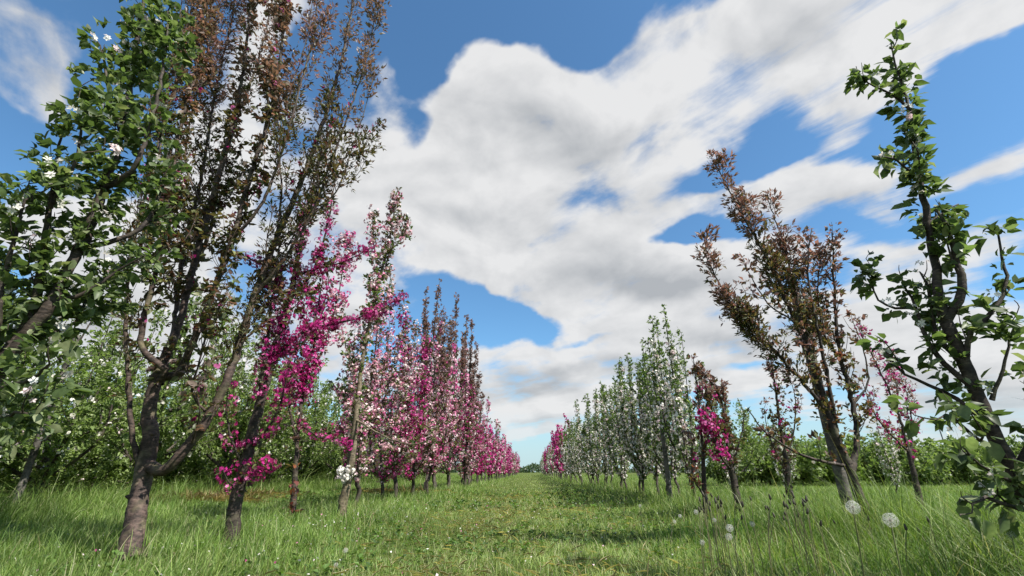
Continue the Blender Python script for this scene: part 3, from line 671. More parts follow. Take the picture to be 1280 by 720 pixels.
# right: bronze crab
R1 = style(side=1.2, sl=(.1, .26), leaf=110, lsize=.05, spread=.07, tpl=T_MID, p0=OLIVE, p1=MAUVE, up=.9, twig=8, tl=(.12, .32), cl=5, lr=(.1, 1))
R1m = style(**{**R1, 'leaf': 120, 'lsize': .042, 'p0': pal(((.11, .13, .045), 5), ((.20, .09, .05), 1.6), ((.14, .09, .06), 3), ((.18, .19, .07), 2.4)), 'p1': MAUVE})
R1t = style(**{**R1, 'leaf': 380, 'tpl': T_NARROW, 'p0': OLIVE, 'p1': MAUVE, 'spread': .09, 'twig': 15, 'tl': (.12, .28), 'lsize': .048})
base = gp(1095, 672, 3.8)
big_tree('bronze_crab_apple_tree', 'bronze crab apple with mauve feathery tips and rusty leaves beside a grey post', 'crab apple tree', base,
    [base, (1085, 645, 3.8), (1074, 620, 3.8), (1066, 598, 3.8), (1060, 580, 3.8)], (.038, .030),
    [([(1060, 580, 3.8), (1046, 550, 3.8), (1034, 510, 3.8), (1018, 465, 3.8), (1003, 425, 3.8)], .030, .018, R1m),
     ([(1003, 425, 3.8), (985, 380, 3.78), (965, 335, 3.76), (940, 290, 3.74), (915, 245, 3.72), (893, 203, 3.7)], .018, .004, R1t),
     ([(1064, 590, 3.8), (1071, 552, 3.85), (1066, 505, 3.88), (1052, 450, 3.9), (1045, 400, 3.9), (1042, 345, 3.9), (1040, 290, 3.9)], .022, .005, R1m),
     ([(1058, 582, 3.8), (1020, 575, 3.75), (985, 560, 3.7), (955, 538, 3.65), (935, 512, 3.65)], .013, .004, style(**{**R1, 'leaf': 60, 'twig': 3})),
     ([(1036, 515, 3.8), (1005, 480, 3.75), (970, 440, 3.7), (935, 405, 3.68), (905, 365, 3.66), (885, 325, 3.65), (880, 290, 3.64)], .015, .004, R1t),
     ([(1018, 465, 3.8), (1005, 410, 3.85), (992, 355, 3.9), (978, 300, 3.9), (960, 250, 3.9)], .015, .004, R1t),
     ([(1046, 540, 3.8), (1034, 470, 3.75), (1020, 400, 3.7), (1010, 350, 3.7), (1012, 300, 3.7), (1015, 285, 3.7)], .016, .004, R1m),
     ([(970, 440, 3.7), (945, 430, 3.7), (938, 400, 3.7), (930, 375, 3.7)], .008, .003, R1t),
     ([(1052, 450, 3.9), (1030, 420, 4.0), (1022, 370, 4.0), (1025, 320, 4.0)], .010, .003, R1t),
     ([(1066, 505, 3.88), (1085, 480, 3.9), (1080, 440, 3.9), (1070, 410, 3.9)], .009, .003, R1m),
     ([(1003, 425, 3.8), (990, 400, 3.7), (960, 380, 3.65), (930, 330, 3.6)], .009, .003, R1)],
    M_BARK, M_BRONZE, ring=14)
# right: small trees with curved tips and magenta
R3 = style(leaf=330, lsize=.055, spread=.07, tpl=T_MID, p0=OLIVE, p1=MAUVE, up=.9, twig=7, tl=(.10, .22), fl=0)
R3m = style(**{**R3, 'leaf': 90, 'fl': 170, 'fp': MAG, 'fsize': .034, 'fspread': .10, 'twig': 8})
base = gp(925, 650, 6.0)
big_tree('bent_crab_apple_tree', 'short crab apple with a bent dark tip and one dense magenta side of blossom', 'crab apple tree', base,
    [base, (923, 630, 6.0), (918, 605, 6.0), (914, 585, 6.0)], (.045, .035),
    [([(914, 585, 6.0), (908, 550, 6.0), (905, 520, 6.0), (900, 495, 6.0), (885, 472, 6.0), (868, 455, 6.0)], .022, .006, R3),
     ([(914, 588, 6.0), (900, 570, 5.9), (893, 548, 5.85), (885, 530, 5.8), (880, 512, 5.8)], .016, .005, R3m),
     ([(905, 560, 5.95), (895, 535, 5.9), (888, 505, 5.9), (882, 480, 5.9)], .010, .004, style(**{**R3m, 'fl': 45, 'leaf': 200})),
     ([(912, 590, 6.0), (925, 550, 6.1), (930, 520, 6.1), (922, 498, 6.1)], .012, .004, style(**{**R3, 'p0': GREEN, 'p1': GREEN, 'leaf': 120}))],
    M_BARK, M_BRONZE)
base = gp(882, 655, 6.0)
R4 = style(leaf=130, lsize=.055, spread=.05, p0=RUST, p1=MAUVE, up=.9, twig=5, tl=(.10, .2), fl=60, fp=MAG, fsize=.036, fspread=.07, fr=(.3, .7))
big_tree('slender_crab_apple_tree', 'slender bronze-tipped young crab apple between the white row and the bent magenta tree', 'crab apple tree', base,
    [base, (882, 640, 6.0), (880, 600, 6.0), (879, 575, 6.0)], (.032, .024),
    [([(879, 575, 6.0), (876, 530, 6.0), (872, 490, 6.0), (868, 460, 6.0), (866, 445, 6.0)], .018, .004, R4),
     ([(880, 618, 6.0), (868, 600, 5.9), (864, 570, 5.9), (868, 540, 5.9)], .012, .004, R4),
     ([(879, 570, 6.0), (888, 530, 6.1), (886, 495, 6.1), (880, 470, 6.1)], .010, .003, R4)],
    M_BARK, M_BRONZE)
# second right row: thin trees
base = gp(1148, 625, 7.2)
R6 = style(leaf=110, lsize=.05, spread=.06, p0=RUST, p1=MAUVE, tpl=T_NARROW, up=.8, twig=8, tl=(.15, .35), fl=34, fp=MAG, fsize=.038, fspread=.10)
big_tree('sparse_crab_apple_tree', 'thin sparse crab apple dotted with magenta clusters between the bronze crab and the green apple', 'crab apple tree', base,
    [base, (1144, 600, 7.2), (1135, 560, 7.2)], (.04, .03),
    [([(1135, 560, 7.2), (1122, 515, 7.2), (1105, 475, 7.2), (1088, 440, 7.2), (1070, 405, 7.2)], .02, .005, R6),
     ([(1136, 565, 7.2), (1115, 545, 7.1), (1095, 520, 7.0), (1082, 490, 7.0), (1078, 470, 7.0)], .014, .004, R6),
     ([(1138, 575, 7.2), (1140, 535, 7.3), (1136, 500, 7.3), (1125, 470, 7.3)], .014, .004, R6),
     ([(1122, 515, 7.2), (1120, 480, 7.3), (1105, 440, 7.3)], .010, .003, R6)],
    M_BARK, M_BRONZE)
base = gp(987, 628, 8.0)
R2 = style(leaf=120, lsize=.055, spread=.06, p0=OLIVE, p1=MAUVE, up=.8, twig=6, tl=(.15, .35), fl=10, fp=MAG, fsize=.045)
big_tree('spindly_crab_apple_tree', 'spindly dark-leaved crab apple seen behind the low arm of the bronze crab', 'crab apple tree', base,
    [base, (986, 610, 8.0), (982, 575, 8.0)], (.06, .045),
    [([(982, 575, 8.0), (975, 530, 8.0), (970, 490, 8.0), (964, 450, 8.0), (960, 420, 8.0)], .03, .005, R2),
     ([(983, 590, 8.0), (972, 570, 7.9), (960, 540, 7.9), (955, 510, 7.9)], .014, .004, R2),
     ([(982, 580, 8.0), (992, 540, 8.1), (994, 500, 8.1), (985, 465, 8.1)], .014, .004, R2)],
    M_BARK, M_BRONZE)

# ------------------------------------------------------------------ tree kinds for the rows
ORD = 'first second third fourth fifth sixth seventh eighth ninth tenth eleventh twelfth thirteenth fourteenth fifteenth sixteenth seventeenth eighteenth nineteenth twentieth'.split()
def st_kind(k, lod):
    big = {0: 1.0, 1: 1.25, 2: 2.1}[lod]; den = {0: 1.0, 1: .62, 2: .26}[lod]
    lt = {0: T_MID, 1: T_MID, 2: T_LO}[lod]; ft = {0: F_MID, 1: F_MID, 2: F_LO}[lod]
    kw = dict(tpl=lt, ftpl=ft)
    S_ = {
     'white': dict(leaf=140, lsize=.052, spread=.05, p0=PALEG, p1=PALEG, fl=92, fp=WHITE, fsize=.036, fspread=.06, fr=(0, .8), twig=4.5, tl=(.07, .18)),
     'pink': dict(fps=(LPINK, PINK, PINK, PINK, MAG), leaf=120, lsize=.05, spread=.07, p0=PALEG, p1=OLIVE, fl=125, fp=PINK, fsize=.038, fspread=.09, twig=5, tl=(.15, .35)),
     'magenta': dict(leaf=60, lsize=.048, spread=.07, p0=OLIVE, p1=MAUVE, fl=230, fp=MAG, fsize=.038, fspread=.08, twig=4, tl=(.12, .3)),
     'bronze': dict(fps=(LPINK, LPINK, PINK), leaf=270, lsize=.052, spread=.06, p0=MAUVE, p1=MAUVE, fl=90, fp=LPINK, fsize=.036, fspread=.09, fr=(0, .62), twig=6.5, tl=(.12, .30), up=1.0),
     'green': dict(leaf=200, lsize=.06, spread=.15, p0=YGREEN, p1=YGREEN, fl=10, fp=WHITE, fsize=.04, fspread=.12, twig=4.5, tl=(.2, .45)),
    }[k]
    S_ = dict(S_); S_['leaf'] *= den; S_['fl'] *= den; S_['lsize'] *= big; S_['fsize'] *= big
    return style(**kw, **S_)

PROTO = {}
def proto(k, lod, v):
    key = (k, lod, v)
    if key in PROTO: return PROTO[key], True
    s = st_kind('green' if k == 'bush' else k, lod); seed = hash((ord(k[0]) * 7 + ord(k[1]), lod * 31, v * 101)) % 99991
    tfac = {0: 1, 1: 1.1, 2: 1.5}[lod]
    if k == 'white': r = grown_tree('white_apple_tree', 'apple tree', 3.2, seed, lod, .5, 7, .36, s, bend=.04, tr=.028 * tfac)
    elif k == 'pink': r = grown_tree('pink_crab_apple_tree', 'crab apple tree', 3.4, seed, lod, .5, 5, .46, s, lmat=M_BRONZE, st_low=s, bend=.10, tr=.035 * tfac)
    elif k == 'magenta': r = grown_tree('magenta_crab_apple_tree', 'crab apple tree', 3.2, seed, lod, .5, 5, .40, s, lmat=M_BRONZE, bend=.10, tr=.033 * tfac)
    elif k == 'bronze': r = grown_tree('tall_crab_apple_tree', 'crab apple tree', 6.0, seed, lod, .6, 7, .42, s, lmat=M_BRONZE, st_low=st_kind('pink', lod), bend=.08, tr=.05 * tfac)
    elif k == 'green': r = grown_tree('green_apple_tree', 'apple tree', 3.6, seed, lod, .5, 10, 1.15, s, st_low=s, bend=.2, tr=.07)
    elif k == 'bush': 
        r = grown_tree('orchard_apple_tree', 'apple tree', 2.05, seed, lod, .3, 8, .95, style(**{**st_kind('green', lod), 'leaf': 190 if lod == 2 else 260, 'spread': .22}), st_low=style(**{**st_kind('green', lod), 'leaf': 150, 'spread': .25}), bend=.15, tr=.05)
    PROTO[key] = r
    return r, False

def stand(k, lod, v, x, y, s, rz, label, group=None):
    z = float(ground_z(x, y))
    r, used = proto(k, lod, v)
    o = None
    if used:
        o = dup_tree(r, (x, y, z), rz, s, label, group); o.rotation_euler = (R_.normal(0, .03), R_.normal(0, .03), rz); return o
    r.location = (x, y, z); r.rotation_euler = (0, 0, rz); r.scale = (s[0], s[0], s[1]); r['label'] = label
    if group: r['group'] = group
    return r

LOOK = {'white': 'white-blossomed slender apple', 'pink': 'mixed pink crab apple', 'magenta': 'deep magenta crab apple',
        'bronze': 'very tall feathery bronze crab apple', 'green': 'leafy green apple', 'bush': 'low bushy green apple tree'}
def lodof(y): return 0 if y < 11 else (1 if y < 26 else 2)
R_ = np.random.default_rng(5)
# left row
y = 7.3; i = 0
while y < 92:
    if y < 10.8: k = 'pink'
    elif y < 20: k = 'bronze' if (i % 3 != 1) else 'pink'
    else: k = R_.choice(['pink', 'magenta', 'white', 'magenta', 'pink'])
    l = lodof(y); h = {'pink': 1.12, 'magenta': 1.0, 'white': 1.0, 'bronze': 1.02}[k]
    if k == 'pink' and y < 11: h = 1.08
    lab = f"{LOOK[k]}, {ORD[i]} beyond the tan-trunked tree in the left row" if i < 16 else f"distant {LOOK[k]} in the far part of the left row"
    grp = None if i < 16 else f"distant {k} trees of the left row"
    stand(k, l, int(R_.integers(0, 4 if l < 2 else 3)), -2.42 + R_.normal(0, .12), y, (R_.uniform(.9, 1.15), h * R_.uniform(.78, 1.12)), R_.uniform(0, 6.28), lab, grp)
    y += {0: 1.05, 1: 1.15, 2: 1.35}[l] * R_.uniform(.8, 1.2); i += 1
# right row
y = 7.7; i = 0
while y < 92:
    k = 'white'
    if 34 < y < 37.5 or 60 < y < 66: k = 'magenta'
    elif y > 30 and R_.uniform() < .12: k = 'magenta'
    l = lodof(y); h = 1.0
    lab = f"{LOOK[k]}, {ORD[i]} from the camera in the white right row" if i < 16 else f"distant {LOOK[k]} in the far part of the right row"
    grp = None if i < 16 else f"distant {k} trees of the right row"
    hh = .96 * R_.uniform(.86, 1.12)
    if k == 'magenta': hh *= 1.25
    stand(k, l, int(R_.integers(0, 4 if l < 2 else 3)), 2.42 + R_.normal(0, .12), y, (R_.uniform(.85, 1.1), hh), R_.uniform(0, 6.28), lab, grp)
    y += {0: .66, 1: .85, 2: 1.3}[l] * R_.uniform(.88, 1.12); i += 1
# left orchard rows of green trees
i = 0
for (X, y0, y1, dy, s) in ((-7.6, 5.6, 40, 1.9, 1.0), (-12.5, 7, 60, 2.2, 1.05), (-18, 10, 80, 2.8, 1.1)):
    y = y0; j = 0
    while y < y1:
        l = 1 if y < 20 and X > -13 else 2
        where = {-7.6: 'green row left of the crab apples', -12.5: 'second green row on the left', -18: 'third green row on the left'}[X]
        lab = f"{LOOK['green']}, {ORD[j]} tree of the {where}" if (j < 9 and X > -18) else f"distant {LOOK['green']} of the {where}"
        stand('green', l, int(R_.integers(0, 3)), X + R_.normal(0, .25), y, (s * R_.uniform(.85, 1.15), s * R_.uniform(.9, 1.28)), R_.uniform(0, 6.28), lab, None if (j < 9 and X > -18) else 'distant green orchard trees on the left')
        y += dy * R_.uniform(.85, 1.15); j += 1
for row, (xx, y0, y1) in enumerate(((-10.2, 6.0, 26), (-15.5, 8.0, 40), (-22, 12, 60), (-29, 18, 75))):
    y = y0
    while y < y1:
        stand('bush', 1 if row == 0 else 2, int(R_.integers(0, 3)), xx + R_.normal(0, .3), y, (R_.uniform(.95, 1.3), R_.uniform(.75, 1.1) * (1 + .12 * row)), R_.uniform(0, 6.28),
              'low bushy green apple tree filling in behind the tall green trees on the left', 'low bushy green trees on the left')
        y += 2.0 * R_.uniform(.85, 1.2) * (1 + .15 * row)
# right: low orchard block across the meadow
i = 0
for row, (yy, off) in enumerate(((21, 0), (25, 1.0), (30, .3))):
    x = 8.5 + row * 2
    while x < 31 + row * 8:
        stand('bush', 2, int(R_.integers(0, 3)), x, yy + .12 * (x - 9) + R_.normal(0, .3), (R_.uniform(.9, 1.2), R_.uniform(.85, 1.12) * (1.0 + .04 * row)), R_.uniform(0, 6.28),
              'low bushy green apple tree in the block across the right meadow', 'low green orchard block on the right')
        x += 1.6 * R_.uniform(.9, 1.15)
# thin young trees in the right meadow and one fuller green tree
j = 0
for (x, y, s) in ((5.3, 10.5, .62), (5.2, 13.0, .6), (5.6, 16, .65), (5.2, 19, .7), (8.6, 12, .62)):
    stand('white', 1, j % 4, x, y, (.6, s), j * 1.3, f"small thin young apple tree, {ORD[j]} in the sparse meadow row on the right"); j += 1
stand('green', 1, 1, 6.8, 16.5, (.8, .95), 1.0, 'round green apple tree rising behind the bent magenta crab on the right')
stand('green', 1, 0, 6.9, 21.5, (.9, 1.0), 3.0, 'fuller green apple tree behind the right row near the low orchard block')

# ------------------------------------------------------------------ posts and lamp
def post(name, label, base, h, r, tilt=(0, 0)):
    root = Geo(); q = catmull([np.zeros(3) + (0, 0, -.1), np.array([tilt[0] * .5, tilt[1] * .5, h * .5]), np.array([tilt[0], tilt[1], h])], .12)
    tube(root, q, np.linspace(r, r * .9, len(q)), 12, knob=.025)
    o = root.obj(name, M_POST, None, True); o.location = base
    tag(o, label, 'post'); return o
p = gp(1062, 640, 3.98); post('orchard_post', 'round grey weathered support post behind the bronze crab apple', (p[0], p[1], 0), 2.25, .045)
p = gp(840, 640, 8.0); post('orchard_post', 'brown support post among the white blossom trees of the right row', (p[0] , p[1], 0), 1.25, .04)
p = gp(18, 632, 6.6); post('orchard_post', 'tall thin grey post in the green row at far left', (p[0], p[1], 0), 2.5, .045)

lr = empty('street_lamp', (52, 62, 0)); tag(lr, 'thin dark street lamp with curved arm far beyond the right orchard block', 'street lamp')
g = Geo(); tube(g, catmull([(0, 0, -.2), (0, 0, 3), (0, 0, 5.6)], .5), np.full(len(catmull([(0, 0, -.2), (0, 0, 3), (0, 0, 5.6)], .5)), .07), 8); g.obj('pole', M_LAMP, lr, True)
g = Geo(); q = catmull([(0, 0, 5.6), (.25, 0, 6.1), (.9, 0, 6.35), (1.8, 0, 6.5)], .15); tube(g, q, np.full(len(q), .05), 8); g.obj('arm', M_LAMP, lr, True)
g = Geo(); q = catmull([(1.7, 0, 6.48), (2.1, 0, 6.52), (2.5, 0, 6.5)], .1); tube(g, q, np.interp(np.linspace(0, 1, len(q)), [0, .3, 1], [.06, .13, .08]), 8); g.obj('lamp_head', M_LAMP, lr, True)

# far wood on the horizon
g = Geo(); R0 = RNG; RNG = np.random.default_rng(77)
n = 16000; ang = RNG.uniform(-.95, .95, n); dist = RNG.uniform(330, 380, n)
x = np.sin(ang) * dist / np.cos(ang) * .9; y = dist + 0 * x
hh = (3.2 + 2.2 * wob(x * .045, 0 * x) + 1.6 * wob(x * .17, 0 * x)) * 1.0
z = RNG.uniform(0, 1, n) ** .8 * np.maximum(hh, 1)
place(g, T_LO, np.stack([x, y, z], 1), RNG.standard_normal((n, 3)), RNG.standard_normal((n, 3)), RNG.uniform(1.2, 2.6, n), np.array([(.05, .085, .04), (.07, .10, .05), (.04, .065, .035)])[RNG.integers(0, 3, n)])
tag(g.obj('far_wood', M_LEAF), 'low dark green line of distant wood along the horizon', 'wood', kind='stuff')
RNG = R0

# ------------------------------------------------------------------ dandelions
def dandelion_mesh(fluffy=True, seed=1):
    r = np.random.default_rng(seed); g = Geo()
    if fluffy:
        n = 150; i = np.arange(n) + .5; ph = np.arccos(1 - 2 * i / n); th = math.pi * (1 + 5 ** .5) * i
        d = np.stack([np.cos(th) * np.sin(ph), np.sin(th) * np.sin(ph), np.cos(ph)], 1) + r.normal(0, .05, (n, 3)); d = nrm(d)
        R = .021 * r.uniform(.9, 1.05, n)
        ref = nrm(r.standard_normal((n, 3))); x = nrm(np.cross(d, ref)); y = np.cross(d, x)
        w = .00022
        V = np.stack([d * .004 - x * w, d * .004 + x * w, d * R[:, None]], 1)
        g.add(V.reshape(-1, 3), np.arange(n * 3).reshape(-1, 3), None, (.72, .70, .64))
        for k in range(6):                                        # pappus hairs: star of six at the end of every seed
            a = k * math.pi / 3; e = np.cos(a) * x + np.sin(a) * y; f = -np.sin(a) * x + np.cos(a) * y
            tip = d * (R[:, None] + .0022) + e * .0052
            V = np.stack([d * R[:, None] - f * .00036, d * R[:, None] + f * .00036, tip], 1)
            g.add(V.reshape(-1, 3), np.arange(n * 3).reshape(-1, 3), None, (.66, .66, .62))
    else:
        q = np.array([(0, 0, -.004), (0, 0, .0), (0, 0, .008), (0, 0, .018), (0, 0, .024)]); tube(g, q, [.003, .0058, .0062, .0042, .002], 7, col=(.05, .045, .03))
    return g
def core_mesh():
    g = Geo(); q = np.array([(0, 0, -.006), (0, 0, -.003), (0, 0, 0), (0, 0, .003), (0, 0, .005)]); tube(g, q, [.002, .0045, .005, .004, .002], 8, col=(.16, .13, .06)); return g
FM = [dandelion_mesh(True, 4).mesh('seed_head', M_FLUFF), dandelion_mesh(True, 9).mesh('seed_head', M_FLUFF)]
CM = core_mesh().mesh('core', M_STEM, True); BM = dandelion_mesh(False).mesh('closed_bud', M_STEM, True)
def dandelion(name, label, head, kind, group, s=1.0):
    gz = float(ground_z(head[0], head[1])); dx, dy = R_.normal(0, .03, 2)
    root = empty(name, (head[0] + dx, head[1] + dy, gz)); tag(root, label, 'dandelion', group)
    h = np.array([-dx, -dy, head[2] - gz]); g = Geo()
    q = catmull([(0, 0, -.01), h * .5 + (dx * .3, dy * .3, 0), h], .05); tube(g, q, np.linspace(.0026, .0018, len(q)), 5, col=(.13, .15, .055) if kind == 'clock' else (.15, .15, .07))
    g.obj('stem', M_STEM, root, True)
    m = FM[int(R_.integers(0, 2))] if kind == 'clock' else BM
    o = bpy.data.objects.new(m.name, m); C.objects.link(o); o.parent = root; o.location = h; o.scale = ((s * .70,) * 3 if kind == 'clock' else (s, s, s))
    o.rotation_euler = (R_.normal(0, .2), R_.normal(0, .2), R_.uniform(0, 6))
    if kind == 'clock':
        o2 = bpy.data.objects.new('core', CM); C.objects.link(o2); o2.parent = o
        o2.location = (0, 0, 0)
clocks = [(1113, 650, 1.22, 1.0, 'largest white dandelion clock in the tall grass at lower right'), (1066, 634, 1.30, 1.0, 'second large dandelion clock, just left of the largest one before the bronze crab'),
          (912, 660, 2.3, 1.0, 'upper of two white dandelion clocks close together right of the lane'), (911, 671, 2.3, .95, 'lower of two white dandelion clocks close together right of the lane'),
          (432, 688, 3.3, 1, 'lone dandelion clock in the short grass left of the lane'), (420, 706, 3.0, .8, 'small dandelion clock at the bottom edge left of the lane'),
          (870, 640, 3.6, 1, 'pale dandelion clock at the foot of the slender bronze-tipped tree'), (850, 645, 4.0, .9, None), 
          (893, 650, 3.2, .8, None), (800, 632, 5.0, .9, None), (1264, 668, 2.2, 1, 'dandelion clock at the right edge under the green apple tree'), (940, 655, 2.9, .9, None),
          (843, 652, 3.6, .8, None), (878, 678, 2.6, .8, None)]
for (px, py, Yd, s, lab) in clocks:
    dandelion('dandelion', lab or 'small white dandelion clock in the tall grass along the right row', P(px, py, Yd), 'clock', 'dandelion clocks' if lab else 'small dandelion clocks along the right row', s)
for k in range(52):
    px = R_.uniform(872, 1010) if k < 42 else R_.uniform(1010, 1240); py = R_.uniform(618, 650) if k < 42 else R_.uniform(636, 668); Yd = R_.uniform(2.4, 3.6)
    hd = P(px, py, Yd)
    if hd[2] < .12: hd[2] = .12
    dandelion('spent_dandelion', 'brown closed dandelion head on a bare stalk in the tall right grass', hd, 'bud', 'spent brown dandelion heads', 1.0)

# ------------------------------------------------------------------ sky, sun
SUN = nrm(np.array([.84, -.50, 1.28]))
el = math.asin(SUN[2]); az = math.atan2(SUN[0], SUN[1])
sl = bpy.data.lights.new('sun', 'SUN'); so = bpy.data.objects.new('sun', sl); C.objects.link(so)
sl.energy = 5.0; sl.angle = rad(.6); sl.color = (1, .95, .87)
so.rotation_euler = Vector(SUN.tolist()).to_track_quat('Z', 'Y').to_euler()

world = bpy.data.worlds.new("World"); sc.world = world; world.use_nodes = True
nt = world.node_tree; nt.nodes.clear(); L = nt.links.new
out = N(nt, 'ShaderNodeOutputWorld'); bg = N(nt, 'ShaderNodeBackground'); bg.inputs['Strength'].default_value = .1
sky = N(nt, 'ShaderNodeTexSky', sky_type='NISHITA'); sky.sun_disc = False; sky.sun_elevation = el; sky.sun_rotation = az; sky.air_density = 1.0; sky.dust_density = .5; sky.ozone_density = 1.2
tc = N(nt, 'ShaderNodeTexCoord'); DIR = tc.outputs['Generated']
def M(op, a, b=None, c=None, clamp=False):
    n = N(nt, 'ShaderNodeMath', operation=op); n.use_clamp = clamp
    for i, x in enumerate((a, b, c)):
        if x is None: continue
        if isinstance(x, (int, float)): n.inputs[i].default_value = x
        else: L(x, n.inputs[i])
    return n.outputs[0]
def DOT(v, c):
    n = N(nt, 'ShaderNodeVectorMath', operation='DOT_PRODUCT'); L(v, n.inputs[0]); n.inputs[1].default_value = tuple(c); return n.outputs['Value']
sep = N(nt, 'ShaderNodeSeparateXYZ'); L(DIR, sep.inputs[0])
zc = M('MAXIMUM', sep.outputs['Z'], 0.0); inv = M('DIVIDE', 1.0, M('ADD', zc, .10))
pu = M('MULTIPLY', sep.outputs['X'], inv); pv = M('MULTIPLY', sep.outputs['Y'], inv)
cmb = N(nt, 'ShaderNodeCombineXYZ'); L(pu, cmb.inputs[0]); L(pv, cmb.inputs[1])
def fbm(scale, det, rough, stretch=None, rot=0, off=0, dist=0):
    mp = N(nt, 'ShaderNodeMapping', vector_type='TEXTURE')
    mp.inputs['Rotation'].default_value = (0, 0, rot); mp.inputs['Scale'].default_value = stretch or (1, 1, 1); mp.inputs['Location'].default_value = (off, off * .7, off * .3)
    L(cmb.outputs[0], mp.inputs['Vector'])
    n = N(nt, 'ShaderNodeTexNoise'); n.inputs['Scale'].default_value = scale; n.inputs['Detail'].default_value = det; n.inputs['Roughness'].default_value = rough; n.inputs['Distortion'].default_value = dist
    L(mp.outputs[0], n.inputs['Vector']); return n.outputs['Fac']
WIND = rad(90 + 42)      # the long axis of the wind-drawn streaks
puff = fbm(2.9, 9, .62, (1.25, 1, 1), WIND, 3.1)
streak = fbm(5.5, 6, .6, (5.0, 1, 1), WIND, 7.7)
wide = fbm(1.1, 3, .5, (1.4, 1, 1), WIND, 1.3)
# warp for the cloud lobes so that their outlines are not ellipses
wn = N(nt, 'ShaderNodeTexNoise'); wn.inputs['Scale'].default_value = 3.2; wn.inputs['Detail'].default_value = 5; L(DIR, wn.inputs['Vector'])
ws = N(nt, 'ShaderNodeVectorMath', operation='SUBTRACT'); L(wn.outputs['Color'], ws.inputs[0]); ws.inputs[1].default_value = (.5, .5, .5)
wm = N(nt, 'ShaderNodeVectorMath', operation='SCALE'); L(ws.outputs[0], wm.inputs[0]); wm.inputs['Scale'].default_value = .22
wa = N(nt, 'ShaderNodeVectorMath', operation='ADD'); L(DIR, wa.inputs[0]); L(wm.outputs[0], wa.inputs[1]); WD = wa.outputs[0]
def lobe(px, py, rx, ry, rot, amp):
    c = nrm(ray(px, py)); a = rad(rot)
    e1 = nrm(ray(px + 8 * math.cos(a), py + 8 * math.sin(a)) / np.linalg.norm(ray(px + 8 * math.cos(a), py + 8 * math.sin(a))) - c)
    e2 = nrm(np.cross(c, e1))
    k = 1 / np.linalg.norm(ray(px, py)) / FPX
    k1 = np.linalg.norm(nrm(ray(px + 8 * math.cos(a), py + 8 * math.sin(a))) - c) / 8; k2 = np.linalg.norm(nrm(ray(px - 8 * math.sin(a), py + 8 * math.cos(a))) - c) / 8
    o1 = -float(c.dot(e1)) / (rx * k1); o2 = -float(c.dot(e2)) / (ry * k2)
    d1 = DOT(WD, e1 / (rx * k1)); d2 = DOT(WD, e2 / (ry * k2))
    q = M('ADD', M('MULTIPLY', d1, d1), M('MULTIPLY', d2, d2))
    g = M('MULTIPLY', M('EXPONENT', M('MULTIPLY', q, -1.0)), amp)
    front = M('GREATER_THAN', DOT(DIR, c), 0.0)
    return M('MULTIPLY', g, front)
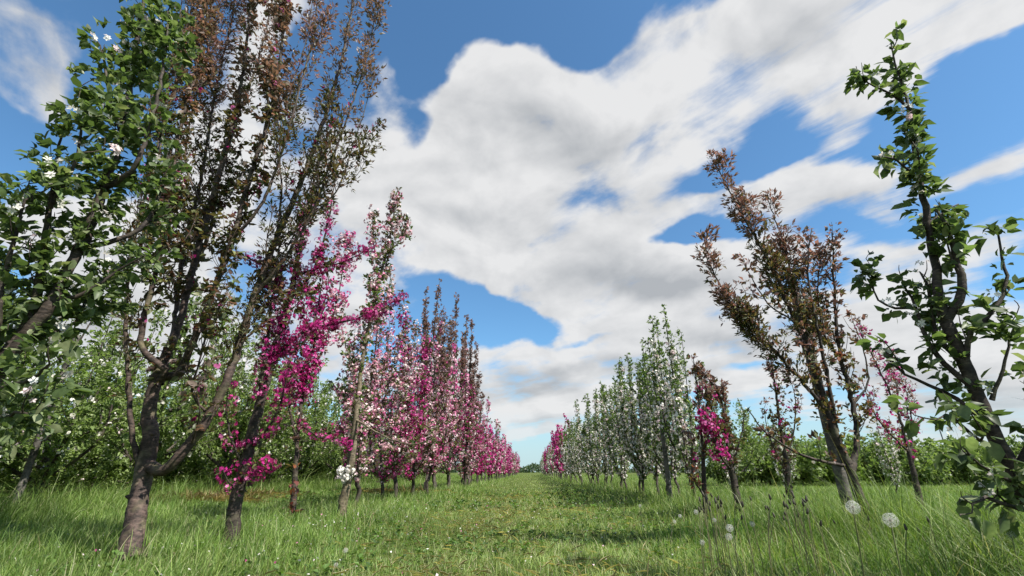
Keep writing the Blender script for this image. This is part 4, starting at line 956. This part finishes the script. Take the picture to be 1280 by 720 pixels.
CL = [(650, 470, 90, 24, 0, .8), (660, 512, 90, 13, 0, 1.0), (690, 540, 90, 8, 0, .8), (610, 440, 60, 20, 0, .7), (720, 380, 130, 26, 0, .6), (800, 440, 150, 24, -3, .8), (760, 480, 120, 14, 0, .7), (1000, 490, 200, 22, 0, .8), (1200, 470, 120, 40, 0, .8), (1150, 530, 200, 16, 0, .9), (430, 500, 60, 24, 0, .8), (300, 470, 150, 40, 0, .8), (520, 470, 60, 20, 0, .6), (60, 420, 120, 50, 0, .7), (455, 400, 40, 22, 0, .6), (855, 165, 70, 30, -10, .7), (900, 120, 60, 40, -30, .4), (230, 170, 90, 70, 0, .75), (330, 110, 50, 90, 20, .7), (200, 310, 140, 80, 0, 1.0), (395, 290, 60, 60, 0, .9), (300, 400, 130, 40, 0, .8), (470, 280, 55, 60, 30, .9), (560, 335, 60, 26, 20, .8), (1140, 350, 80, 30, 0, .7), (1060, 440, 130, 40, 0, .8), (820, 500, 120, 14, 0, .6), (80, 250, 60, 40, 0, .6), (620, 130, 60, 40, 0, .4), (960, 300, 70, 22, 0, .6), (1120, 255, 60, 20, -10, .5), (20, 60, 85, 65, 15, 1.6), (15, 130, 45, 40, 60, 1.2), (10, 265, 90, 30, -10, .9), (120, 350, 120, 60, -10, .9), (380, 20, 90, 30, -50, .55), (262, 20, 40, 25, -50, .4), (480, 88, 22, 34, 10, .9), (300, 200, 80, 40, 0, .6),
      (640, 130, 100, 50, 10, 1.1), (600, 175, 80, 60, 30, 1.0), (720, 190, 120, 70, 10, 1.2), (810, 110, 100, 55, -25, 1.0), (650, 265, 120, 70, 20, 1.2), (520, 230, 80, 50, 40, 1.0), (560, 300, 80, 40, 20, 1.0),
      (440, 200, 60, 40, 50, .8), (740, 300, 100, 50, 15, 1.1), (720, 355, 110, 40, 5, 1.0), (860, 330, 130, 35, -5, 1.0),
      (890, 55, 110, 50, -25, 1.1), (1000, 90, 70, 60, 60, .9), (1010, 30, 130, 45, -25, 1.0), (1150, 40, 150, 45, -22, 1.0), (1250, 10, 80, 30, -25, .9), (1090, 100, 50, 25, -30, .6), (1035, 165, 50, 14, -30, .4),
      (1000, 235, 130, 32, -12, 1.0), (880, 245, 80, 20, -8, .8), (1080, 205, 80, 18, -15, .7), (1270, 190, 80, 22, -25, .7), (1200, 310, 110, 30, -10, .8), (1080, 320, 60, 30, -10, .8), (1040, 395, 100, 30, 0, .9),
      (920, 400, 130, 30, -4, 1.0), (780, 405, 90, 14, -5, .7), (880, 455, 120, 22, -4, .9), (700, 445, 110, 24, -4, 1.0), (640, 478, 80, 20, 0, 1.0), (665, 512, 70, 12, 0, .8), (760, 500, 90, 12, 0, .5),
      (450, 350, 40, 26, 20, .9), (425, 470, 45, 40, 0, .9), (520, 385, 40, 16, 0, .6), (430, 410, 30, 22, 0, .7), (610, 450, 30, 16, 0, .7), (1190, 540, 90, 14, 0, .7), (1150, 480, 110, 20, 0, .7), (1240, 420, 100, 30, 0, .6), (1100, 360, 50, 20, 0, .6), (680, 545, 60, 8, 0, .5)]
HO = [(520, 150, 26, 50, 20, .7), (545, 90, 50, 30, 0, .4), (745, 65, 50, 34, -30, .5), (920, 205, 90, 16, -15, .5), (840, 286, 60, 10, -8, .5), (610, 380, 60, 16, 8, .5), (655, 410, 60, 12, 0, .4), (420, 250, 40, 24, 0, .3), (560, 420, 40, 20, 0, .4), (1180, 140, 100, 34, -28, .5), (960, 470, 60, 10, 0, .4), (720, 430, 60, 6, -5, .4), (180, 90, 60, 60, 0, .3), (562, 218, 22, 26, 60, .75), (920, 205, 80, 14, -22, .6), (850, 282, 60, 11, -8, .65), (630, 392, 50, 14, 10, .6), (500, 55, 70, 50, 0, .5), (640, 40, 90, 40, 0, .5), (1200, 110, 80, 30, -30, .8), (1200, 250, 90, 20, -20, .4), (740, 422, 50, 6, -6, .5), (560, 60, 60, 50, 0, .4), (120, 180, 90, 50, 0, .8), (590, 345, 30, 12, 20, .4)]
tot = None
for c in CL + [(a, b, c_, d, e, -f) for (a, b, c_, d, e, f) in HO]:
    g_ = lobe(*c); tot = g_ if tot is None else M('ADD', tot, g_)
tot = M('MINIMUM', tot, .95)
# outside the part of the sky the lobes describe: broken cloud by noise
cf = nrm(ray(640, 260)); away = N(nt, 'ShaderNodeMapRange', interpolation_type='SMOOTHSTEP'); L(DOT(DIR, cf), away.inputs[0]); away.inputs[1].default_value = .55; away.inputs[2].default_value = .3; away.inputs[3].default_value = 0; away.inputs[4].default_value = .6
tot = M('ADD', tot, away.outputs[0])
def dnoise(shift, scale=5.2, det=8):
    a = N(nt, 'ShaderNodeVectorMath', operation='ADD'); L(DIR, a.inputs[0]); a.inputs[1].default_value = shift
    m_ = N(nt, 'ShaderNodeVectorMath', operation='MULTIPLY'); L(a.outputs[0], m_.inputs[0]); m_.inputs[1].default_value = (1, 1, 1.5)
    n = N(nt, 'ShaderNodeTexNoise'); n.inputs['Scale'].default_value = scale; n.inputs['Detail'].default_value = det; n.inputs['Roughness'].default_value = .5; n.inputs['Distortion'].default_value = .25
    L(m_.outputs[0], n.inputs['Vector']); return n.outputs['Fac']
bil = dnoise((0, 0, 0)); bilu = dnoise(tuple(SUN * .035))
wind_r = M('MINIMUM', lobe(1130, 60, 330, 190, -20, 1.0), 1.0)
dens = M('ADD', tot, M('MULTIPLY', M('SUBTRACT', puff, .5), 1.2))
dens = M('ADD', dens, M('MULTIPLY', M('SUBTRACT', bil, .5), M('SUBTRACT', 2.3, M('MULTIPLY', wind_r, 1.4))))
dens = M('ADD', dens, M('MULTIPLY', M('SUBTRACT', streak, .5), M('ADD', .6, M('MULTIPLY', wind_r, 2.2))))
cov = N(nt, 'ShaderNodeMapRange', interpolation_type='SMOOTHSTEP'); L(dens, cov.inputs[0]); cov.inputs[1].default_value = .33; cov.inputs[2].default_value = .90
# cloud grey
GR = [(650, 170, 110, 36, 8, .36), (730, 210, 110, 40, 15, .42), (690, 280, 110, 34, 20, .55), (780, 345, 110, 24, 0, .6), (860, 345, 90, 16, -6, .5), (930, 420, 150, 22, -2, .6), (1010, 440, 110, 26, 0, .5), (650, 478, 80, 14, 0, .7), (700, 458, 110, 9, 0, .5), (560, 265, 70, 20, 25, .4), (1000, 60, 110, 26, -25, .5), (890, 470, 80, 12, 0, .7), (130, 370, 110, 40, 0, .6), (30, 110, 60, 30, 40, .5), (670, 525, 60, 7, 0, .5), (1180, 500, 110, 22, 0, .5)]
gr = None
for c in GR:
    g_ = lobe(*c); gr = g_ if gr is None else M('ADD', gr, g_)
gr = M('ADD', gr, M('MULTIPLY', M('SUBTRACT', wide, .5), .9)); gr = M('ADD', gr, M('MULTIPLY', M('SUBTRACT', puff, .5), 1.1))
gr = M('ADD', gr, M('MULTIPLY', M('SUBTRACT', bilu, bil), 2.6))
gr = M('MULTIPLY', M('ADD', gr, 0.14), .85, clamp=True)
ccol = N(nt, 'ShaderNodeMix', data_type='RGBA'); L(gr, ccol.inputs[0]); ccol.inputs[6].default_value = (4.45, 4.45, 4.45, 1); ccol.inputs[7].default_value = (2.45, 2.55, 2.67, 1)
# clouds thin out into pale air at the horizon
hz = N(nt, 'ShaderNodeMapRange'); L(sep.outputs['Z'], hz.inputs[0]); hz.inputs[1].default_value = 0; hz.inputs[2].default_value = .12; hz.inputs[3].default_value = .45; hz.inputs[4].default_value = 1
mask = M('MULTIPLY', cov.outputs[0], M('MULTIPLY', hz.outputs[0], .97), clamp=True)
skm = N(nt, 'ShaderNodeVectorMath', operation='MULTIPLY'); L(sky.outputs[0], skm.inputs[0]); skm.inputs[1].default_value = (.57, .86, .99)
hzf = N(nt, 'ShaderNodeMapRange', interpolation_type='SMOOTHSTEP'); L(sep.outputs['Z'], hzf.inputs[0]); hzf.inputs[1].default_value = -.02; hzf.inputs[2].default_value = .24; hzf.inputs[3].default_value = .85; hzf.inputs[4].default_value = 0
skyh = N(nt, 'ShaderNodeMix', data_type='RGBA'); L(hzf.outputs[0], skyh.inputs[0]); L(skm.outputs[0], skyh.inputs[6]); skyh.inputs[7].default_value = (3.0, 3.9, 4.3, 1)
mixc = N(nt, 'ShaderNodeMix', data_type='RGBA'); L(mask, mixc.inputs[0]); L(skyh.outputs[2], mixc.inputs[6]); L(ccol.outputs[2], mixc.inputs[7])
L(mixc.outputs[2], bg.inputs['Color']); L(bg.outputs[0], out.inputs['Surface'])
world.cycles.sampling_method = 'MANUAL'; world.cycles.sample_map_resolution = 512

# ------------------------------------------------------------------ render settings
sc.view_settings.view_transform = 'Standard'; sc.view_settings.look = 'None'; sc.view_settings.gamma = 1; sc.view_settings.exposure = .9
sc.render.engine = 'CYCLES'
sc.cycles.use_denoising = True
sc.cycles.max_bounces = 5; sc.cycles.diffuse_bounces = 3; sc.cycles.transmission_bounces = 3; sc.cycles.glossy_bounces = 2
sc.cycles.caustics_reflective = False; sc.cycles.caustics_refractive = False
